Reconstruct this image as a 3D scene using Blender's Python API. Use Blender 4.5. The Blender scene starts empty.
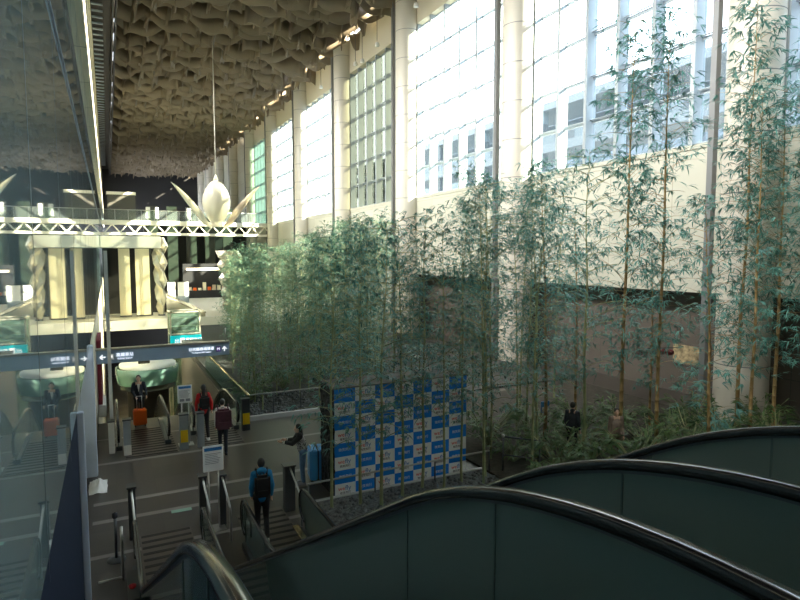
import bpy, bmesh, math, random
from mathutils import Vector, Matrix, Euler, noise
R = math.radians
S = bpy.context.scene
COL = S.collection

# ------------------------------------------------------------------ camera, light, exposure
cam_d = bpy.data.cameras.new('camera')
cam = bpy.data.objects.new('camera', cam_d); COL.objects.link(cam)
cam.location = (0, 0, 5.9)
cam.rotation_euler = (R(90 - 4.53), 0, R(-26.7))
cam_d.sensor_width = 36; cam_d.lens = 580 * 36 / 800
cam_d.clip_start = 0.05; cam_d.clip_end = 600
S.camera = cam

W = bpy.data.worlds.new('sky'); S.world = W; W.use_nodes = True
wn = W.node_tree; bg = wn.nodes['Background']
bg.inputs[0].default_value = (0.86, 0.93, 1.0, 1); bg.inputs[1].default_value = 5.2

sun_d = bpy.data.lights.new('sun', 'SUN'); sun_d.energy = 32; sun_d.angle = R(0.6); sun_d.color = (1.0, 0.88, 0.64)
sun = bpy.data.objects.new('sun', sun_d); COL.objects.link(sun)
sun_dir = Vector((-1, 0.55, -0.68))
sun.rotation_euler = sun_dir.to_track_quat('-Z', 'Y').to_euler(); sun.location = (60, -20, 60)

# sampling portals in the window openings (they emit nothing of their own, they guide the daylight)
for k in range(-2, 6):
    pd = bpy.data.lights.new('window_portal', 'AREA'); pd.shape = 'RECTANGLE'; pd.size = 13.6; pd.size_y = 10.6
    pd.cycles.is_portal = True
    po = bpy.data.objects.new('window_portal', pd); COL.objects.link(po)
    po.location = (21.6, 20 + 13 * k, 16.4)
    po.rotation_euler = Vector((-1, 0, 0)).to_track_quat('-Z', 'Z').to_euler()

# added fill lights without fixtures, standing in for light reflected onto the window wall
for k in range(6):
    ad = bpy.data.lights.new('added_bounce_fill', 'AREA'); ad.shape = 'RECTANGLE'; ad.size = 12.0; ad.size_y = 3.0; ad.energy = 720; ad.spread = R(82); ad.color = (1.0, 0.97, 0.91)
    ao = bpy.data.objects.new('added_bounce_fill', ad); COL.objects.link(ao)
    ao.location = (0.1, -6 + 12.5 * k, 20.5)
    ao.rotation_euler = Vector((1, 0, -0.50)).to_track_quat('-Z', 'Y').to_euler()
S.view_settings.view_transform = 'Standard'; S.view_settings.look = 'None'
S.view_settings.exposure = 1.08; S.view_settings.gamma = 1.0; S.view_settings.use_curve_mapping = False
S.cycles.max_bounces = 10; S.cycles.diffuse_bounces = 6; S.cycles.glossy_bounces = 5
S.cycles.transparent_max_bounces = 24; S.cycles.caustics_reflective = False; S.cycles.caustics_refractive = False
S.cycles.sample_clamp_indirect = 12

# ------------------------------------------------------------------ materials
def principled(name, col, rough=0.6, metal=0.0, spec=0.5, vary=0.0, vscale=4.0, bump=0.0, bscale=30.0, coat=0.0, emis=None, estr=0):
    m = bpy.data.materials.new(name); m.use_nodes = True
    nt = m.node_tree; b = nt.nodes['Principled BSDF']
    b.inputs['Base Color'].default_value = (*col, 1); b.inputs['Roughness'].default_value = rough
    b.inputs['Metallic'].default_value = metal; b.inputs['Specular IOR Level'].default_value = spec
    b.inputs['Coat Weight'].default_value = coat
    tc = nt.nodes.new('ShaderNodeTexCoord')
    if vary > 0:
        n = nt.nodes.new('ShaderNodeTexNoise'); n.inputs['Scale'].default_value = vscale; n.inputs['Detail'].default_value = 4
        r = nt.nodes.new('ShaderNodeValToRGB')
        r.color_ramp.elements[0].position = 0.3; r.color_ramp.elements[1].position = 0.7
        r.color_ramp.elements[0].color = (*[c * (1 - vary) for c in col], 1)
        r.color_ramp.elements[1].color = (*[min(1, c * (1 + vary)) for c in col], 1)
        nt.links.new(tc.outputs['Object'], n.inputs['Vector']); nt.links.new(n.outputs['Fac'], r.inputs['Fac'])
        nt.links.new(r.outputs['Color'], b.inputs['Base Color'])
    if bump > 0:
        n2 = nt.nodes.new('ShaderNodeTexNoise'); n2.inputs['Scale'].default_value = bscale
        bp = nt.nodes.new('ShaderNodeBump'); bp.inputs['Strength'].default_value = bump; bp.inputs['Distance'].default_value = 0.02
        nt.links.new(tc.outputs['Object'], n2.inputs['Vector']); nt.links.new(n2.outputs['Fac'], bp.inputs['Height'])
        nt.links.new(bp.outputs['Normal'], b.inputs['Normal'])
    if emis:
        b.inputs['Emission Color'].default_value = (*emis, 1); b.inputs['Emission Strength'].default_value = estr
    return m

def panelled(name, col, joint, sx, sz, rough, axis='YZ', jw=0.012, vary=0.06, bias=0.0):
    """flat panels with thin joints (brick texture, no offset)"""
    m = principled(name, col, rough); nt = m.node_tree; b = nt.nodes['Principled BSDF']
    tc = nt.nodes.new('ShaderNodeTexCoord'); sep = nt.nodes.new('ShaderNodeSeparateXYZ'); com = nt.nodes.new('ShaderNodeCombineXYZ')
    nt.links.new(tc.outputs['Object'], sep.inputs[0])
    nt.links.new(sep.outputs[axis[0]], com.inputs['X']); nt.links.new(sep.outputs[axis[1]], com.inputs['Y'])
    br = nt.nodes.new('ShaderNodeTexBrick'); br.offset = 0; br.squash = 1
    br.inputs['Scale'].default_value = 1; br.inputs['Brick Width'].default_value = sx; br.inputs['Row Height'].default_value = sz
    br.inputs['Mortar Size'].default_value = jw; br.inputs['Mortar Smooth'].default_value = 0.1; br.inputs['Bias'].default_value = bias
    br.inputs['Color1'].default_value = (*[c * (1 - vary) for c in col], 1); br.inputs['Color2'].default_value = (*[min(1, c * (1 + vary)) for c in col], 1)
    br.inputs['Mortar'].default_value = (*joint, 1)
    nt.links.new(com.outputs[0], br.inputs['Vector']); nt.links.new(br.outputs['Color'], b.inputs['Base Color'])
    return m

def glassy(name, tint, clear, rough=0.02, ior=1.5, body=(0.02, 0.04, 0.035)):
    """pane: part see-through, part coloured body, glossy reflections on top"""
    m = bpy.data.materials.new(name); m.use_nodes = True; nt = m.node_tree
    b = nt.nodes['Principled BSDF']; out = nt.nodes['Material Output']
    b.inputs['Base Color'].default_value = (*body, 1); b.inputs['Roughness'].default_value = rough; b.inputs['IOR'].default_value = ior
    tr = nt.nodes.new('ShaderNodeBsdfTransparent'); tr.inputs[0].default_value = (*tint, 1)
    mx = nt.nodes.new('ShaderNodeMixShader'); mx.inputs[0].default_value = clear
    nt.links.new(b.outputs[0], mx.inputs[1]); nt.links.new(tr.outputs[0], mx.inputs[2]); nt.links.new(mx.outputs[0], out.inputs['Surface'])
    return m

M = {}
M['column'] = principled('column_enamel', (0.62, 0.59, 0.52), 0.35, vary=0.03, vscale=0.5)
M['wall_cream'] = panelled('cream_stone_panels', (0.50, 0.50, 0.43), (0.30, 0.27, 0.2), 3.25, 1.95, 0.28)
M['header'] = principled('header_plaster', (0.60, 0.56, 0.45), 0.7)
M['left_cream'] = panelled('left_cream_panels', (0.72, 0.66, 0.50), (0.28, 0.25, 0.2), 4.0, 0.85, 0.4, jw=0.03)
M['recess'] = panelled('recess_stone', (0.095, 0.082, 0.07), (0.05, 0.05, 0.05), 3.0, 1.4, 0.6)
M['floor'] = panelled('dark_granite', (0.060, 0.052, 0.046), (0.045, 0.04, 0.037), 0.9, 0.9, 0.30, axis='XY', jw=0.006, vary=0.12)
M['inlay'] = principled('inlay_stone', (0.25, 0.235, 0.22), 0.35)
M['ceiling'] = principled('ceiling_fin_metal', (0.19, 0.150, 0.10), 0.55, vary=0.10, vscale=0.35)
M['ceiling_back'] = principled('ceiling_backing', (0.16, 0.135, 0.10), 0.8)
M['dark'] = principled('dark_paint', (0.02, 0.02, 0.022), 0.5)
M['service'] = principled('service_grille', (0.07, 0.07, 0.06), 0.6)
M['steel_blue'] = principled('steel_blue_frame', (0.36, 0.41, 0.45), 0.4, 0.3)
M['steel'] = principled('brushed_steel', (0.55, 0.55, 0.54), 0.28, 0.9)
M['gold_steel'] = principled('warm_brass_rail', (0.75, 0.60, 0.32), 0.25, 0.9)
M['dark_steel'] = principled('dark_steel', (0.10, 0.11, 0.12), 0.35, 0.7)
M['pilaster'] = principled('pilaster_grey', (0.20, 0.21, 0.22), 0.45, 0.3)
M['window_glass'] = glassy('window_glass', (0.93, 0.98, 1.0), 0.93, body=(0.3, 0.4, 0.45))
M['green_glass'] = glassy('green_window_glass', (0.46, 0.60, 0.54), 0.85, body=(0.05, 0.2, 0.15))
M['grey_glass'] = glassy('grey_green_window_glass', (0.36, 0.375, 0.335), 0.9, body=(0.08, 0.10, 0.09))
M['mirror_glass'] = principled('reflective_curtain_glass', (0.155, 0.23, 0.24), 0.02, spec=0.5)
M['mirror_glass'].node_tree.nodes['Principled BSDF'].inputs['IOR'].default_value = 1.55
M['esc_glass'] = glassy('escalator_green_glass', (0.35, 0.55, 0.48), 0.22, 0.06, body=(0.21, 0.255, 0.235))
M['joint_green'] = principled('joint_seal', (0.07, 0.10, 0.09), 0.4)
M['rail_glass'] = glassy('balustrade_glass', (0.85, 0.95, 0.90), 0.82, body=(0.2, 0.28, 0.25))
M['rubber'] = principled('black_handrail_rubber', (0.010, 0.010, 0.011), 0.16, spec=0.5)
M['navy'] = principled('navy_panel', (0.014, 0.021, 0.038), 0.8, spec=0.1)
M['light_panel'] = principled('pale_blue_panel', (0.62, 0.72, 0.86), 0.45, vary=0.03)
M['truss_white'] = principled('bridge_white_steel', (0.80, 0.77, 0.66), 0.4)
M['white'] = principled('white_paint', (0.80, 0.80, 0.78), 0.45)
M['banner_cream'] = principled('cream_fabric', (0.82, 0.75, 0.56), 0.7, bump=0.3, bscale=2)
M['pearl'] = principled('pearl_shell', (0.78, 0.74, 0.62), 0.25, coat=0.5)
M['wing'] = principled('brushed_wing', (0.66, 0.55, 0.42), 0.35, vary=0.15, vscale=1.2)
M['crystal'] = principled('folded_metal', (0.72, 0.68, 0.58), 0.2, 0.55)
M['sign_blue'] = principled('sign_slate_blue', (0.38, 0.52, 0.72), 0.5)
M['teal'] = principled('teal_sign', (0.0, 0.42, 0.50), 0.4, emis=(0.0, 0.5, 0.6), estr=0.25)
M['lit_white'] = principled('lit_lettering', (0.9, 0.9, 0.9), 0.4, emis=(1, 1, 1), estr=0.5)
M['ink'] = principled('black_ink', (0.02, 0.02, 0.03), 0.6)
M['ink_grey'] = principled('grey_ink', (0.30, 0.32, 0.38), 0.6)
M['ink_blue'] = principled('blue_ink', (0.03, 0.20, 0.55), 0.6)
M['ink_red'] = principled('red_ink', (0.75, 0.04, 0.05), 0.6)
M['purple'] = principled('purple_icon', (0.25, 0.16, 0.62), 0.5)
M['tile_blue'] = principled('backdrop_blue', (0.005, 0.24, 0.85), 0.5)
M['tile_white'] = principled('backdrop_white', (0.92, 0.95, 0.98), 0.5)
M['box_black'] = principled('backdrop_frame_black', (0.012, 0.012, 0.012), 0.6)
M['box_top'] = principled('dusty_board', (0.16, 0.15, 0.145), 0.8, vary=0.3, vscale=3)
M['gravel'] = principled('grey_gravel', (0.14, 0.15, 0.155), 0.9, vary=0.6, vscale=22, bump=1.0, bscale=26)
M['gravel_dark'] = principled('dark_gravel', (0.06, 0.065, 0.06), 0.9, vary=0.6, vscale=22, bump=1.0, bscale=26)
M['soil'] = principled('planting_soil', (0.05, 0.045, 0.035), 0.95, vary=0.4, vscale=8, bump=0.8, bscale=12)
M['kerb'] = principled('kerb_stone', (0.55, 0.56, 0.56), 0.5)
M['plate'] = principled('landing_plate_steel', (0.13, 0.11, 0.095), 0.35, 0.4)
M['plate_groove'] = principled('landing_plate_groove', (0.01, 0.01, 0.01), 0.6)
M['step'] = principled('step_metal', (0.16, 0.16, 0.16), 0.4, 0.6)
M['yellow'] = principled('yellow_label', (0.95, 0.62, 0.02), 0.45)
M['skin'] = principled('skin', (0.62, 0.40, 0.29), 0.55)
M['hair'] = principled('black_hair', (0.010, 0.009, 0.008), 0.45)
M['orange'] = principled('orange_shell', (0.95, 0.16, 0.02), 0.4)
M['case_blue'] = principled('sky_blue_shell', (0.10, 0.42, 0.85), 0.35)
M['ext'] = panelled('terminal_facade', (0.085, 0.11, 0.14), (0.04, 0.05, 0.07), 6.0, 3.6, 0.6, jw=0.5)
M['ext_roof'] = principled('canopy_roof', (0.12, 0.14, 0.17), 0.7)
M['ground_out'] = principled('apron_concrete', (0.38, 0.37, 0.35), 0.8)
M['lower_floor'] = principled('lower_hall_stone', (0.20, 0.17, 0.13), 0.35, vary=0.25, vscale=0.8)
M['far_floor'] = principled('pale_stone_floor', (0.66, 0.63, 0.53), 0.35)
def leafmat(name, a, b_):
    m = principled(name, a, 0.42, spec=0.6); nt = m.node_tree; b = nt.nodes['Principled BSDF']
    g = nt.nodes.new('ShaderNodeNewGeometry'); r = nt.nodes.new('ShaderNodeValToRGB')
    r.color_ramp.elements[0].color = (*a, 1); r.color_ramp.elements[1].color = (*b_, 1)
    nt.links.new(g.outputs['Random Per Island'], r.inputs[0]); nt.links.new(r.outputs[0], b.inputs['Base Color'])
    t = nt.nodes.new('ShaderNodeBsdfTranslucent'); nt.links.new(r.outputs[0], t.inputs[0])
    mx = nt.nodes.new('ShaderNodeMixShader'); mx.inputs[0].default_value = 0.35
    nt.links.new(b.outputs[0], mx.inputs[1]); nt.links.new(t.outputs[0], mx.inputs[2]); nt.links.new(mx.outputs[0], nt.nodes['Material Output'].inputs['Surface'])
    return m
M['leaf'] = leafmat('bamboo_leaf', (0.04, 0.13, 0.105), (0.17, 0.42, 0.37))
M['leaf_far'] = leafmat('bamboo_leaf_yellowish', (0.07, 0.17, 0.12), (0.24, 0.42, 0.30))
M['shrub'] = leafmat('shrub_leaf', (0.04, 0.10, 0.035), (0.14, 0.24, 0.08))
def stemmat(name, col, node_col):
    m = principled(name, col, 0.45); nt = m.node_tree; b = nt.nodes['Principled BSDF']
    n = nt.nodes.new('ShaderNodeTexNoise'); n.inputs['Scale'].default_value = 1.5
    tc = nt.nodes.new('ShaderNodeTexCoord'); r = nt.nodes.new('ShaderNodeValToRGB')
    r.color_ramp.elements[0].position = 0.35; r.color_ramp.elements[1].position = 0.65
    r.color_ramp.elements[0].color = (*col, 1); r.color_ramp.elements[1].color = (*node_col, 1)
    nt.links.new(tc.outputs['Object'], n.inputs['Vector']); nt.links.new(n.outputs[0], r.inputs[0]); nt.links.new(r.outputs[0], b.inputs['Base Color'])
    return m
M['stem_brown'] = stemmat('brown_culm', (0.26, 0.16, 0.06), (0.34, 0.24, 0.10))
M['stem_green'] = stemmat('green_culm', (0.16, 0.22, 0.10), (0.42, 0.42, 0.22))

# ------------------------------------------------------------------ mesh helpers
class MB:
    def __init__(s): s.v = []; s.f = []; s.m = []; s.smooth = []
    def add(s, vs, fs, mi=0, sm=False):
        o = len(s.v); s.v += [tuple(x) for x in vs]; s.f += [tuple(i + o for i in f) for f in fs]
        s.m += [mi] * len(fs); s.smooth += [sm] * len(fs)
    def box(s, a, b, mi=0, T=None):
        (x0, y0, z0), (x1, y1, z1) = a, b
        vs = [Vector(p) for p in ((x0,y0,z0),(x1,y0,z0),(x1,y1,z0),(x0,y1,z0),(x0,y0,z1),(x1,y0,z1),(x1,y1,z1),(x0,y1,z1))]
        if T is not None: vs = [T @ v for v in vs]
        s.add(vs, [(0,3,2,1),(4,5,6,7),(0,1,5,4),(1,2,6,5),(2,3,7,6),(3,0,4,7)], mi); return s
    def bar(s, p0, p1, w, h, mi=0):
        p0, p1 = Vector(p0), Vector(p1); d = p1 - p0; L = d.length
        q = d.to_track_quat('Y', 'Z').to_matrix().to_4x4(); T = Matrix.Translation(p0) @ q
        s.box((-w/2, 0, -h/2), (w/2, L, h/2), mi, T); return s
    def tube(s, path, r, n=10, mi=0, cap=True, rs=None):
        path = [Vector(p) for p in path]; k = len(path); rings = []
        up = Vector((0, 0, 1)); prev = None
        for i, p in enumerate(path):
            d = (path[min(i+1, k-1)] - path[max(i-1, 0)]).normalized()
            if prev is None:
                a = d.cross(up)
                if a.length < 1e-3: a = d.cross(Vector((1, 0, 0)))
                a.normalize()
            else: a = (prev - d * prev.dot(d)).normalized()
            prev = a; b = d.cross(a); rr = rs[i] if rs else r
            rings.append([p + (a * math.cos(2*math.pi*j/n) + b * math.sin(2*math.pi*j/n)) * rr for j in range(n)])
        vs = [v for g in rings for v in g]
        fs = [(i*n+j, i*n+(j+1) % n, (i+1)*n+(j+1) % n, (i+1)*n+j) for i in range(k-1) for j in range(n)]
        if cap: fs += [tuple(range(n))[::-1], tuple((k-1)*n+j for j in range(n))]
        s.add(vs, fs, mi, True); return s
    def lathe(s, prof, n=32, c=(0, 0, 0), mi=0, sx=1, sy=1):
        vs = [(c[0] + r*sx*math.cos(2*math.pi*j/n), c[1] + r*sy*math.sin(2*math.pi*j/n), c[2] + z) for r, z in prof for j in range(n)]
        k = len(prof)
        fs = [(i*n+j, i*n+(j+1) % n, (i+1)*n+(j+1) % n, (i+1)*n+j) for i in range(k-1) for j in range(n)]
        s.add(vs, fs, mi, True); return s
    def ball(s, c, r, n=12, m=8, mi=0, T=None):
        r = r if hasattr(r, '__len__') else (r, r, r)
        vs = []; fs = []
        for i in range(m+1):
            t = math.pi*i/m
            for j in range(n):
                a = 2*math.pi*j/n; p = Vector((r[0]*math.sin(t)*math.cos(a), r[1]*math.sin(t)*math.sin(a), r[2]*math.cos(t)))
                if T is not None: p = T @ p
                vs.append(p + Vector(c))
        for i in range(m):
            for j in range(n): fs.append((i*n+j, (i+1)*n+j, (i+1)*n+(j+1) % n, i*n+(j+1) % n))
        s.add(vs, fs, mi, True); return s
    def cap(s, a, b, ra, rb, n=12):
        s.tube([a, b], ra, n, rs=[ra, rb]); s.ball(a, ra, n, 8); s.ball(b, rb, n, 8); return s
    def prism(s, poly, x0, x1, mi=0):
        """poly in (y,z) extruded along x"""
        n = len(poly)
        vs = [(x0, y, z) for y, z in poly] + [(x1, y, z) for y, z in poly]
        fs = [tuple(range(n))[::-1], tuple(range(n, 2*n))] + [(i, (i+1) % n, n+(i+1) % n, n+i) for i in range(n)]
        s.add(vs, fs, mi); return s
    def build(s, name, mat, parent=None, bevel=0, loc=None):
        me = bpy.data.meshes.new(name); me.from_pydata(s.v, [], s.f); me.update()
        mats = mat if isinstance(mat, (list, tuple)) else [mat]
        for m in mats: me.materials.append(m if not isinstance(m, str) else M[m])
        me.polygons.foreach_set('material_index', s.m); me.polygons.foreach_set('use_smooth', s.smooth)
        o = bpy.data.objects.new(name, me); COL.objects.link(o)
        if parent is not None: o.parent = parent
        if loc: o.location = loc
        if bevel:
            bm = bmesh.new(); bm.from_mesh(me); bmesh.ops.remove_doubles(bm, verts=bm.verts, dist=1e-5)
            bmesh.ops.bevel(bm, geom=[e for e in bm.edges if e.is_manifold and e.calc_face_angle(0) > 0.6], offset=bevel, segments=2, affect='EDGES', clamp_overlap=True)
            bm.to_mesh(me); bm.free()
        return o

def tag(o, label=None, cat=None, group=None, kind=None):
    if label: o['label'] = label
    if cat: o['category'] = cat
    if group: o['group'] = group
    if kind: o['kind'] = kind
    return o
def thing(name, label, cat, loc=(0, 0, 0), rz=0, group=None):
    o = bpy.data.objects.new(name, None); COL.objects.link(o); o.location = loc; o.rotation_euler = (0, 0, rz); o.empty_display_size = 0.2
    return tag(o, label, cat, group)
def struct(o): o['kind'] = 'structure'; return o
def dup(root, loc, rz=0, label=None, group=None, scale=None):
    r = root.copy(); COL.objects.link(r); r.location = loc; r.rotation_euler = (0, 0, rz)
    if scale: r.scale = (scale,) * 3
    if label: r['label'] = label
    if group: r['group'] = group
    for ch in list(root.children):
        c = ch.copy(); COL.objects.link(c); c.parent = r
        for g in ch.children:
            d = g.copy(); COL.objects.link(d); d.parent = c
    return r
def text_mesh(name, txt, size, mat, parent, loc, rot=(R(90), 0, 0), depth=0.004, align='CENTER', many=None, sx=1.0):
    """real lettering; many = list of offsets collects the same word at several spots in one part"""
    cu = bpy.data.curves.new(name, 'FONT'); cu.body = txt; cu.size = size; cu.align_x = align; cu.align_y = 'CENTER'; cu.extrude = depth; cu.resolution_u = 2
    t = bpy.data.objects.new(name, cu); COL.objects.link(t)
    dg = bpy.context.evaluated_depsgraph_get(); me0 = bpy.data.meshes.new_from_object(t.evaluated_get(dg))
    bpy.data.objects.remove(t); 
    vs = [Euler(rot).to_matrix() @ Vector((v.co.x * sx, v.co.y, v.co.z)) for v in me0.vertices]; fs = [tuple(p.vertices) for p in me0.polygons]
    mb = MB()
    for off in (many or [(0, 0, 0)]): mb.add([v + Vector(loc) + Vector(off) for v in vs], fs)
    return mb.build(name, mat, parent)

ORD = ['first', 'second', 'third', 'fourth', 'fifth', 'sixth', 'seventh', 'eighth', 'ninth', 'tenth', 'eleventh', 'twelfth']

# ------------------------------------------------------------------ structure
XW = 20.5; ZC = 25.0; YE = 150.0
f = MB()
f.box((-1.2, -12, -0.3), (26, 22.4, 0))            # near floor
f.box((4.3, 22.4, -0.3), (26, 50, 0))              # beneath the far grove
floor = struct(f.build('floor', 'floor'))
il = MB()
for y, w in ((10.45, .07), (12.35, .07), (14.0, .09), (15.05, .09), (17.95, .08), (20.35, .06)):
    il.box((-0.5, y - w, 0), (4.25 if y < 14 else 8.8, y + w, 0.004))
il.build('stone_inlay', 'inlay', floor)
lo = MB(); lo.box((-0.5, 22.4, -6.3), (26, 75, -6.0)); struct(lo.build('floor_lower', 'lower_floor'))
ff = MB(); ff.box((-0.5, 50, 0.0), (26, 77, 0.7)); struct(ff.build('floor_far', 'far_floor'))
fd = MB(); fd.box((-0.5, 77, 0.0), (26, YE, 0.7)); struct(fd.build('floor_end', 'recess'))  # floor darkened here to keep bounced light off the far ceiling
fc = MB(); fc.box((-0.5, 49.8, -0.05), (26, 50, 0.74)); struct(fc.build('trim_1', 'white'))
rw = MB(); rw.box((4.28, 22.4, -6), (4.5, 49.8, -0.3)); rw.box((-0.5, 22.2, -6), (4.5, 22.4, -0.3)); struct(rw.build('wall_void', 'recess'))
wb = MB(); wb.box((-0.5, 62, -6), (26, 62.3, 0)); struct(wb.build('wall_lower', 'dark'))

# right wall: cream panels under the windows, open recess below, solid to the ground farther on
wr = MB()
wr.box((XW, -12, 4.4), (XW + .5, 39, 10.05)); wr.box((XW, 39, -6), (XW + .5, YE, 10.05))
wr.box((XW - .06, -12, 9.95), (XW + .9, YE, 10.12))
wr.box((XW, 91, 10.05), (XW + .5, YE, 25.5))
wall_right = struct(wr.build('wall_right', 'wall_cream'))
hd = MB(); hd.box((XW - .02, -12, 22.4), (XW + .5, 91, 25.5)); hd.build('window_header', 'header', wall_right)
rc = MB(); rc.box((21.7, -12, 0), (22.0, 39, 4.4)); rc.box((XW + .5, -12, 4.4), (22, 39, 4.7)); rc.box((20.5, 38.8, 0), (22, 39.2, 4.4)); rc.build('recess_wall', 'recess', wall_right)

# left: dark base, pale panel, glass above, cream wall over it
wl = MB(); wl.box((-0.9, 17.4, -6), (-0.5, YE, 3.5)); wl.box((-0.9, -12, 12.0), (-0.5, YE, 25.5)); wl.box((-1.4, -12, 0), (-1.1, 17.2, 3.3)); wl.box((-1.1, -12, 3.35), (-.57, 17.0, 3.5))
wall_left = struct(wl.build('wall_left', 'left_cream'))
lb = MB()
for z, d in ((12.0, .16), (12.9, .10), (14.6, .05), (17.0, .05), (19.4, .05), (21.8, .08)): lb.box((-0.5, -12, z), (-0.5 + d, YE, z + .14))
lb.build('string_course', 'left_cream', wall_left)
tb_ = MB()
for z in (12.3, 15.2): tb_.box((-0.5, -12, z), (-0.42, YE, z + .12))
tb_.build('glow_strip', principled('sunlit_streak_glow', (1, .95, .8), .4, emis=(1, .88, .62), estr=3.5), wall_left)  # emissive strips added to imitate sunlit streaks along the wall
nb = MB(); nb.box((-0.9, -12, 0), (-0.5, 9.9, 3.5)); nb.build('base_panel', 'navy', wall_left)
lp = MB(); lp.box((-1.3, 17.0, 0), (-0.43, 17.4, 3.5)); lp.build('end_panel', 'light_panel', wall_left, bevel=.02)
lp = MB(); lp.box((-0.5, 9.9, 0), (-0.41, 10.0, 3.5)); lp.build('panel_edge_post', 'light_panel', wall_left, bevel=.01)
gw = MB(); gw.box((-0.56, -12, 3.5), (-0.5, 112, 12.0)); glass_wall = struct(gw.build('window_left', 'mirror_glass'))
gs = MB(); gs.tube([(-0.485, -12, 8.75), (-0.485, 112, 8.75)], .012, 6)
gs.build('glazing_rail', 'steel_blue', glass_wall)
gj = MB()
for i in range(0, 40): gj.box((-0.501, 2.2 + i * 3.0, 3.3), (-0.4985, 2.215 + i * 3.0, 12))
gj.build('glass_joint', 'dark_steel', glass_wall)

# ends
we = MB(); we.box((-1, YE, -6), (26, YE + .4, 26)); struct(we.build('wall_end', 'dark'))
wk = MB(); wk.box((-1, -12.4, 0), (26, -12, 26)); struct(wk.build('wall_back', 'header'))

# ceiling: backing slab, dark service strip, woven curved fins
cb = MB(); cb.box((1.2, -12, 26.2), (21, YE, 26.6)); ceil_ = struct(cb.build('ceiling', 'ceiling_back'))
sv = MB(); sv.box((-0.9, -12, 25.2), (1.0, YE, 25.6)); sv.box((0.95, -12, 23.8), (1.05, YE, 25.6)); sv.box((1.2, -12, 24.0), (1.3, YE, 26.4))
sv.build('service_strip', 'dark', ceil_)
sl = MB()
for i in range(110): sl.box((-0.45, -10 + i * 1.4, 25.0), (0.35, -9.75 + i * 1.4, 25.1))
sl.build('service_slats', 'light_panel', ceil_)
random.seed(4)
fin = MB()
def ribbon(cx, cy, L, h, bow, hook, ang, zt, th=0.07, n=10):
    """a bowed plate hanging on edge; one end curls down into a hook"""
    c, s_ = math.cos(ang), math.sin(ang); vs = []
    for i in range(n + 1):
        t = i / n; e = t if hook > 0 else 1 - t; u = (t - .5) * L
        w = bow * math.sin(math.pi * t); drop = h * (.55 + .25 * math.sin(math.pi * t) + .75 * e ** 5); lift = .25 * math.cos(math.pi * 2 * t)
        z1 = zt + lift; z0 = zt + lift - drop; tilt = .16 * drop
        for (dw, z) in ((w, z1), (w + th, z1), (w + th + tilt, z0), (w + tilt, z0)): vs.append((cx + u * c - dw * s_, cy + u * s_ + dw * c, z))
    fs = []
    for i in range(n):
        for j in range(4): fs.append((i*4+j, i*4+(j+1) % 4, (i+1)*4+(j+1) % 4, (i+1)*4+j))
    fs += [(0, 3, 2, 1), (n*4, n*4+1, n*4+2, n*4+3)]
    fin.add(vs, fs, 0, True)
y = -6.0; row = 0
while y < YE:
    x = 2.3 + (row % 3) * 1.2
    while x < 20.4:
        L = random.uniform(2.9, 4.4); L = min(L, 2 * (20.9 - x), 2 * (x - .9))
        if L > 1: ribbon(x, y + random.uniform(-.15, .15), L, random.uniform(1.2, 1.7), random.uniform(.25, .6), random.choice((1, 1, -1)), random.uniform(-.10, .10), 25.6 + random.uniform(-.3, .2))
        x += random.uniform(2.9, 3.7)
    x = 2.6 + (row % 2) * 1.3
    while x < 20.0:
        if random.random() < .85:
            ribbon(x, y + .75, random.uniform(1.1, 1.7), random.uniform(1.3, 1.9), random.uniform(.15, .4) * random.choice((1, -1)), random.choice((1, -1)), math.pi / 2 + random.uniform(-.12, .12), 25.5, n=6)
        x += 2.6
    y += 1.75; row += 1
fin.build('curved_fins', 'ceiling', ceil_)

# windows, one per bay
for k in range(-2, 6):
    y0 = 12.85 + 13 * k + .8; y1 = y0 + 11.4
    fr = MB(); n = 6
    for i in range(n + 1):
        yy = y0 + (y1 - y0) * i / n
        fr.box((XW + .02, yy - .09, 10.1), (XW + .62, yy + .09, 22.5))
    for j in range(7):
        zz = 10.15 + j * 2.04
        fr.box((XW + .42, y0, zz - .06), (XW + .56, y1, zz + .06))
        fr.tube([(XW + .3, y0, zz + .06), (XW + .3, y1, zz + .06)], .035, 6)
    o = struct(fr.build('window_%d' % (k + 3), 'steel_blue'))
    g = MB(); g.box((XW + .48, y0, 10.1), (XW + .50, y1, 22.5))
    g.build('glass', 'grey_glass' if k == 2 else ('green_glass' if k == 5 else 'window_glass'), o)
# outside: canopy roof, terminal building, unseen sun-blocking block, ground
g = MB(); g.box((21.2, -60, -0.5), (140, 200, -0.1)); struct(g.build('ground', 'ground_out'))

bl = thing('outside_building', 'grey-blue building seen through the tall windows, low stepped part', 'building', (60, 50, 0))
b = MB(); b.box((0, -24, 0), (30, 90, 24)); b.build('wall', 'ext', bl)
b = MB(); b.box((-3, -24, 24), (30, 90, 25)); b.box((-1.5, -24, 15.4), (0, 90, 16)); b.build('roof', 'ext_roof', bl)
sun_blocker = thing('outside_building', 'tall grey-blue block added out of view to keep the sun off the near hall', 'building', (60, -20, 0))
b = MB(); b.box((0, -60, 0), (10, 15, 62)); b.build('wall', 'ext', sun_blocker)  # unseen block, added to shade the near hall from the sun
b = MB(); b.box((-1, -60, 62), (11, 15, 63)); b.build('roof', 'ext_roof', sun_blocker)
ow = thing('elevated_walkway', 'grey elevated walkway with dark bands outside the right-hand windows', 'walkway', (38, 35, 0))
b = MB(); b.box((0, -40, 15.6), (5, 60, 16.4)); b.box((0, -40, 19.6), (5, 60, 20.3)); b.build('deck', 'ext_roof', ow)
for i in range(11):
    b = MB(); b.box((.2, -39 + i * 9.8, 0), (.8, -38.4 + i * 9.8, 19.6)); b.build('pier', 'ext', ow)
b = MB()
b.box((0, -40, 16.4), (.12, 60, 17.5)); b.build('parapet', 'ext', ow)

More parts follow.
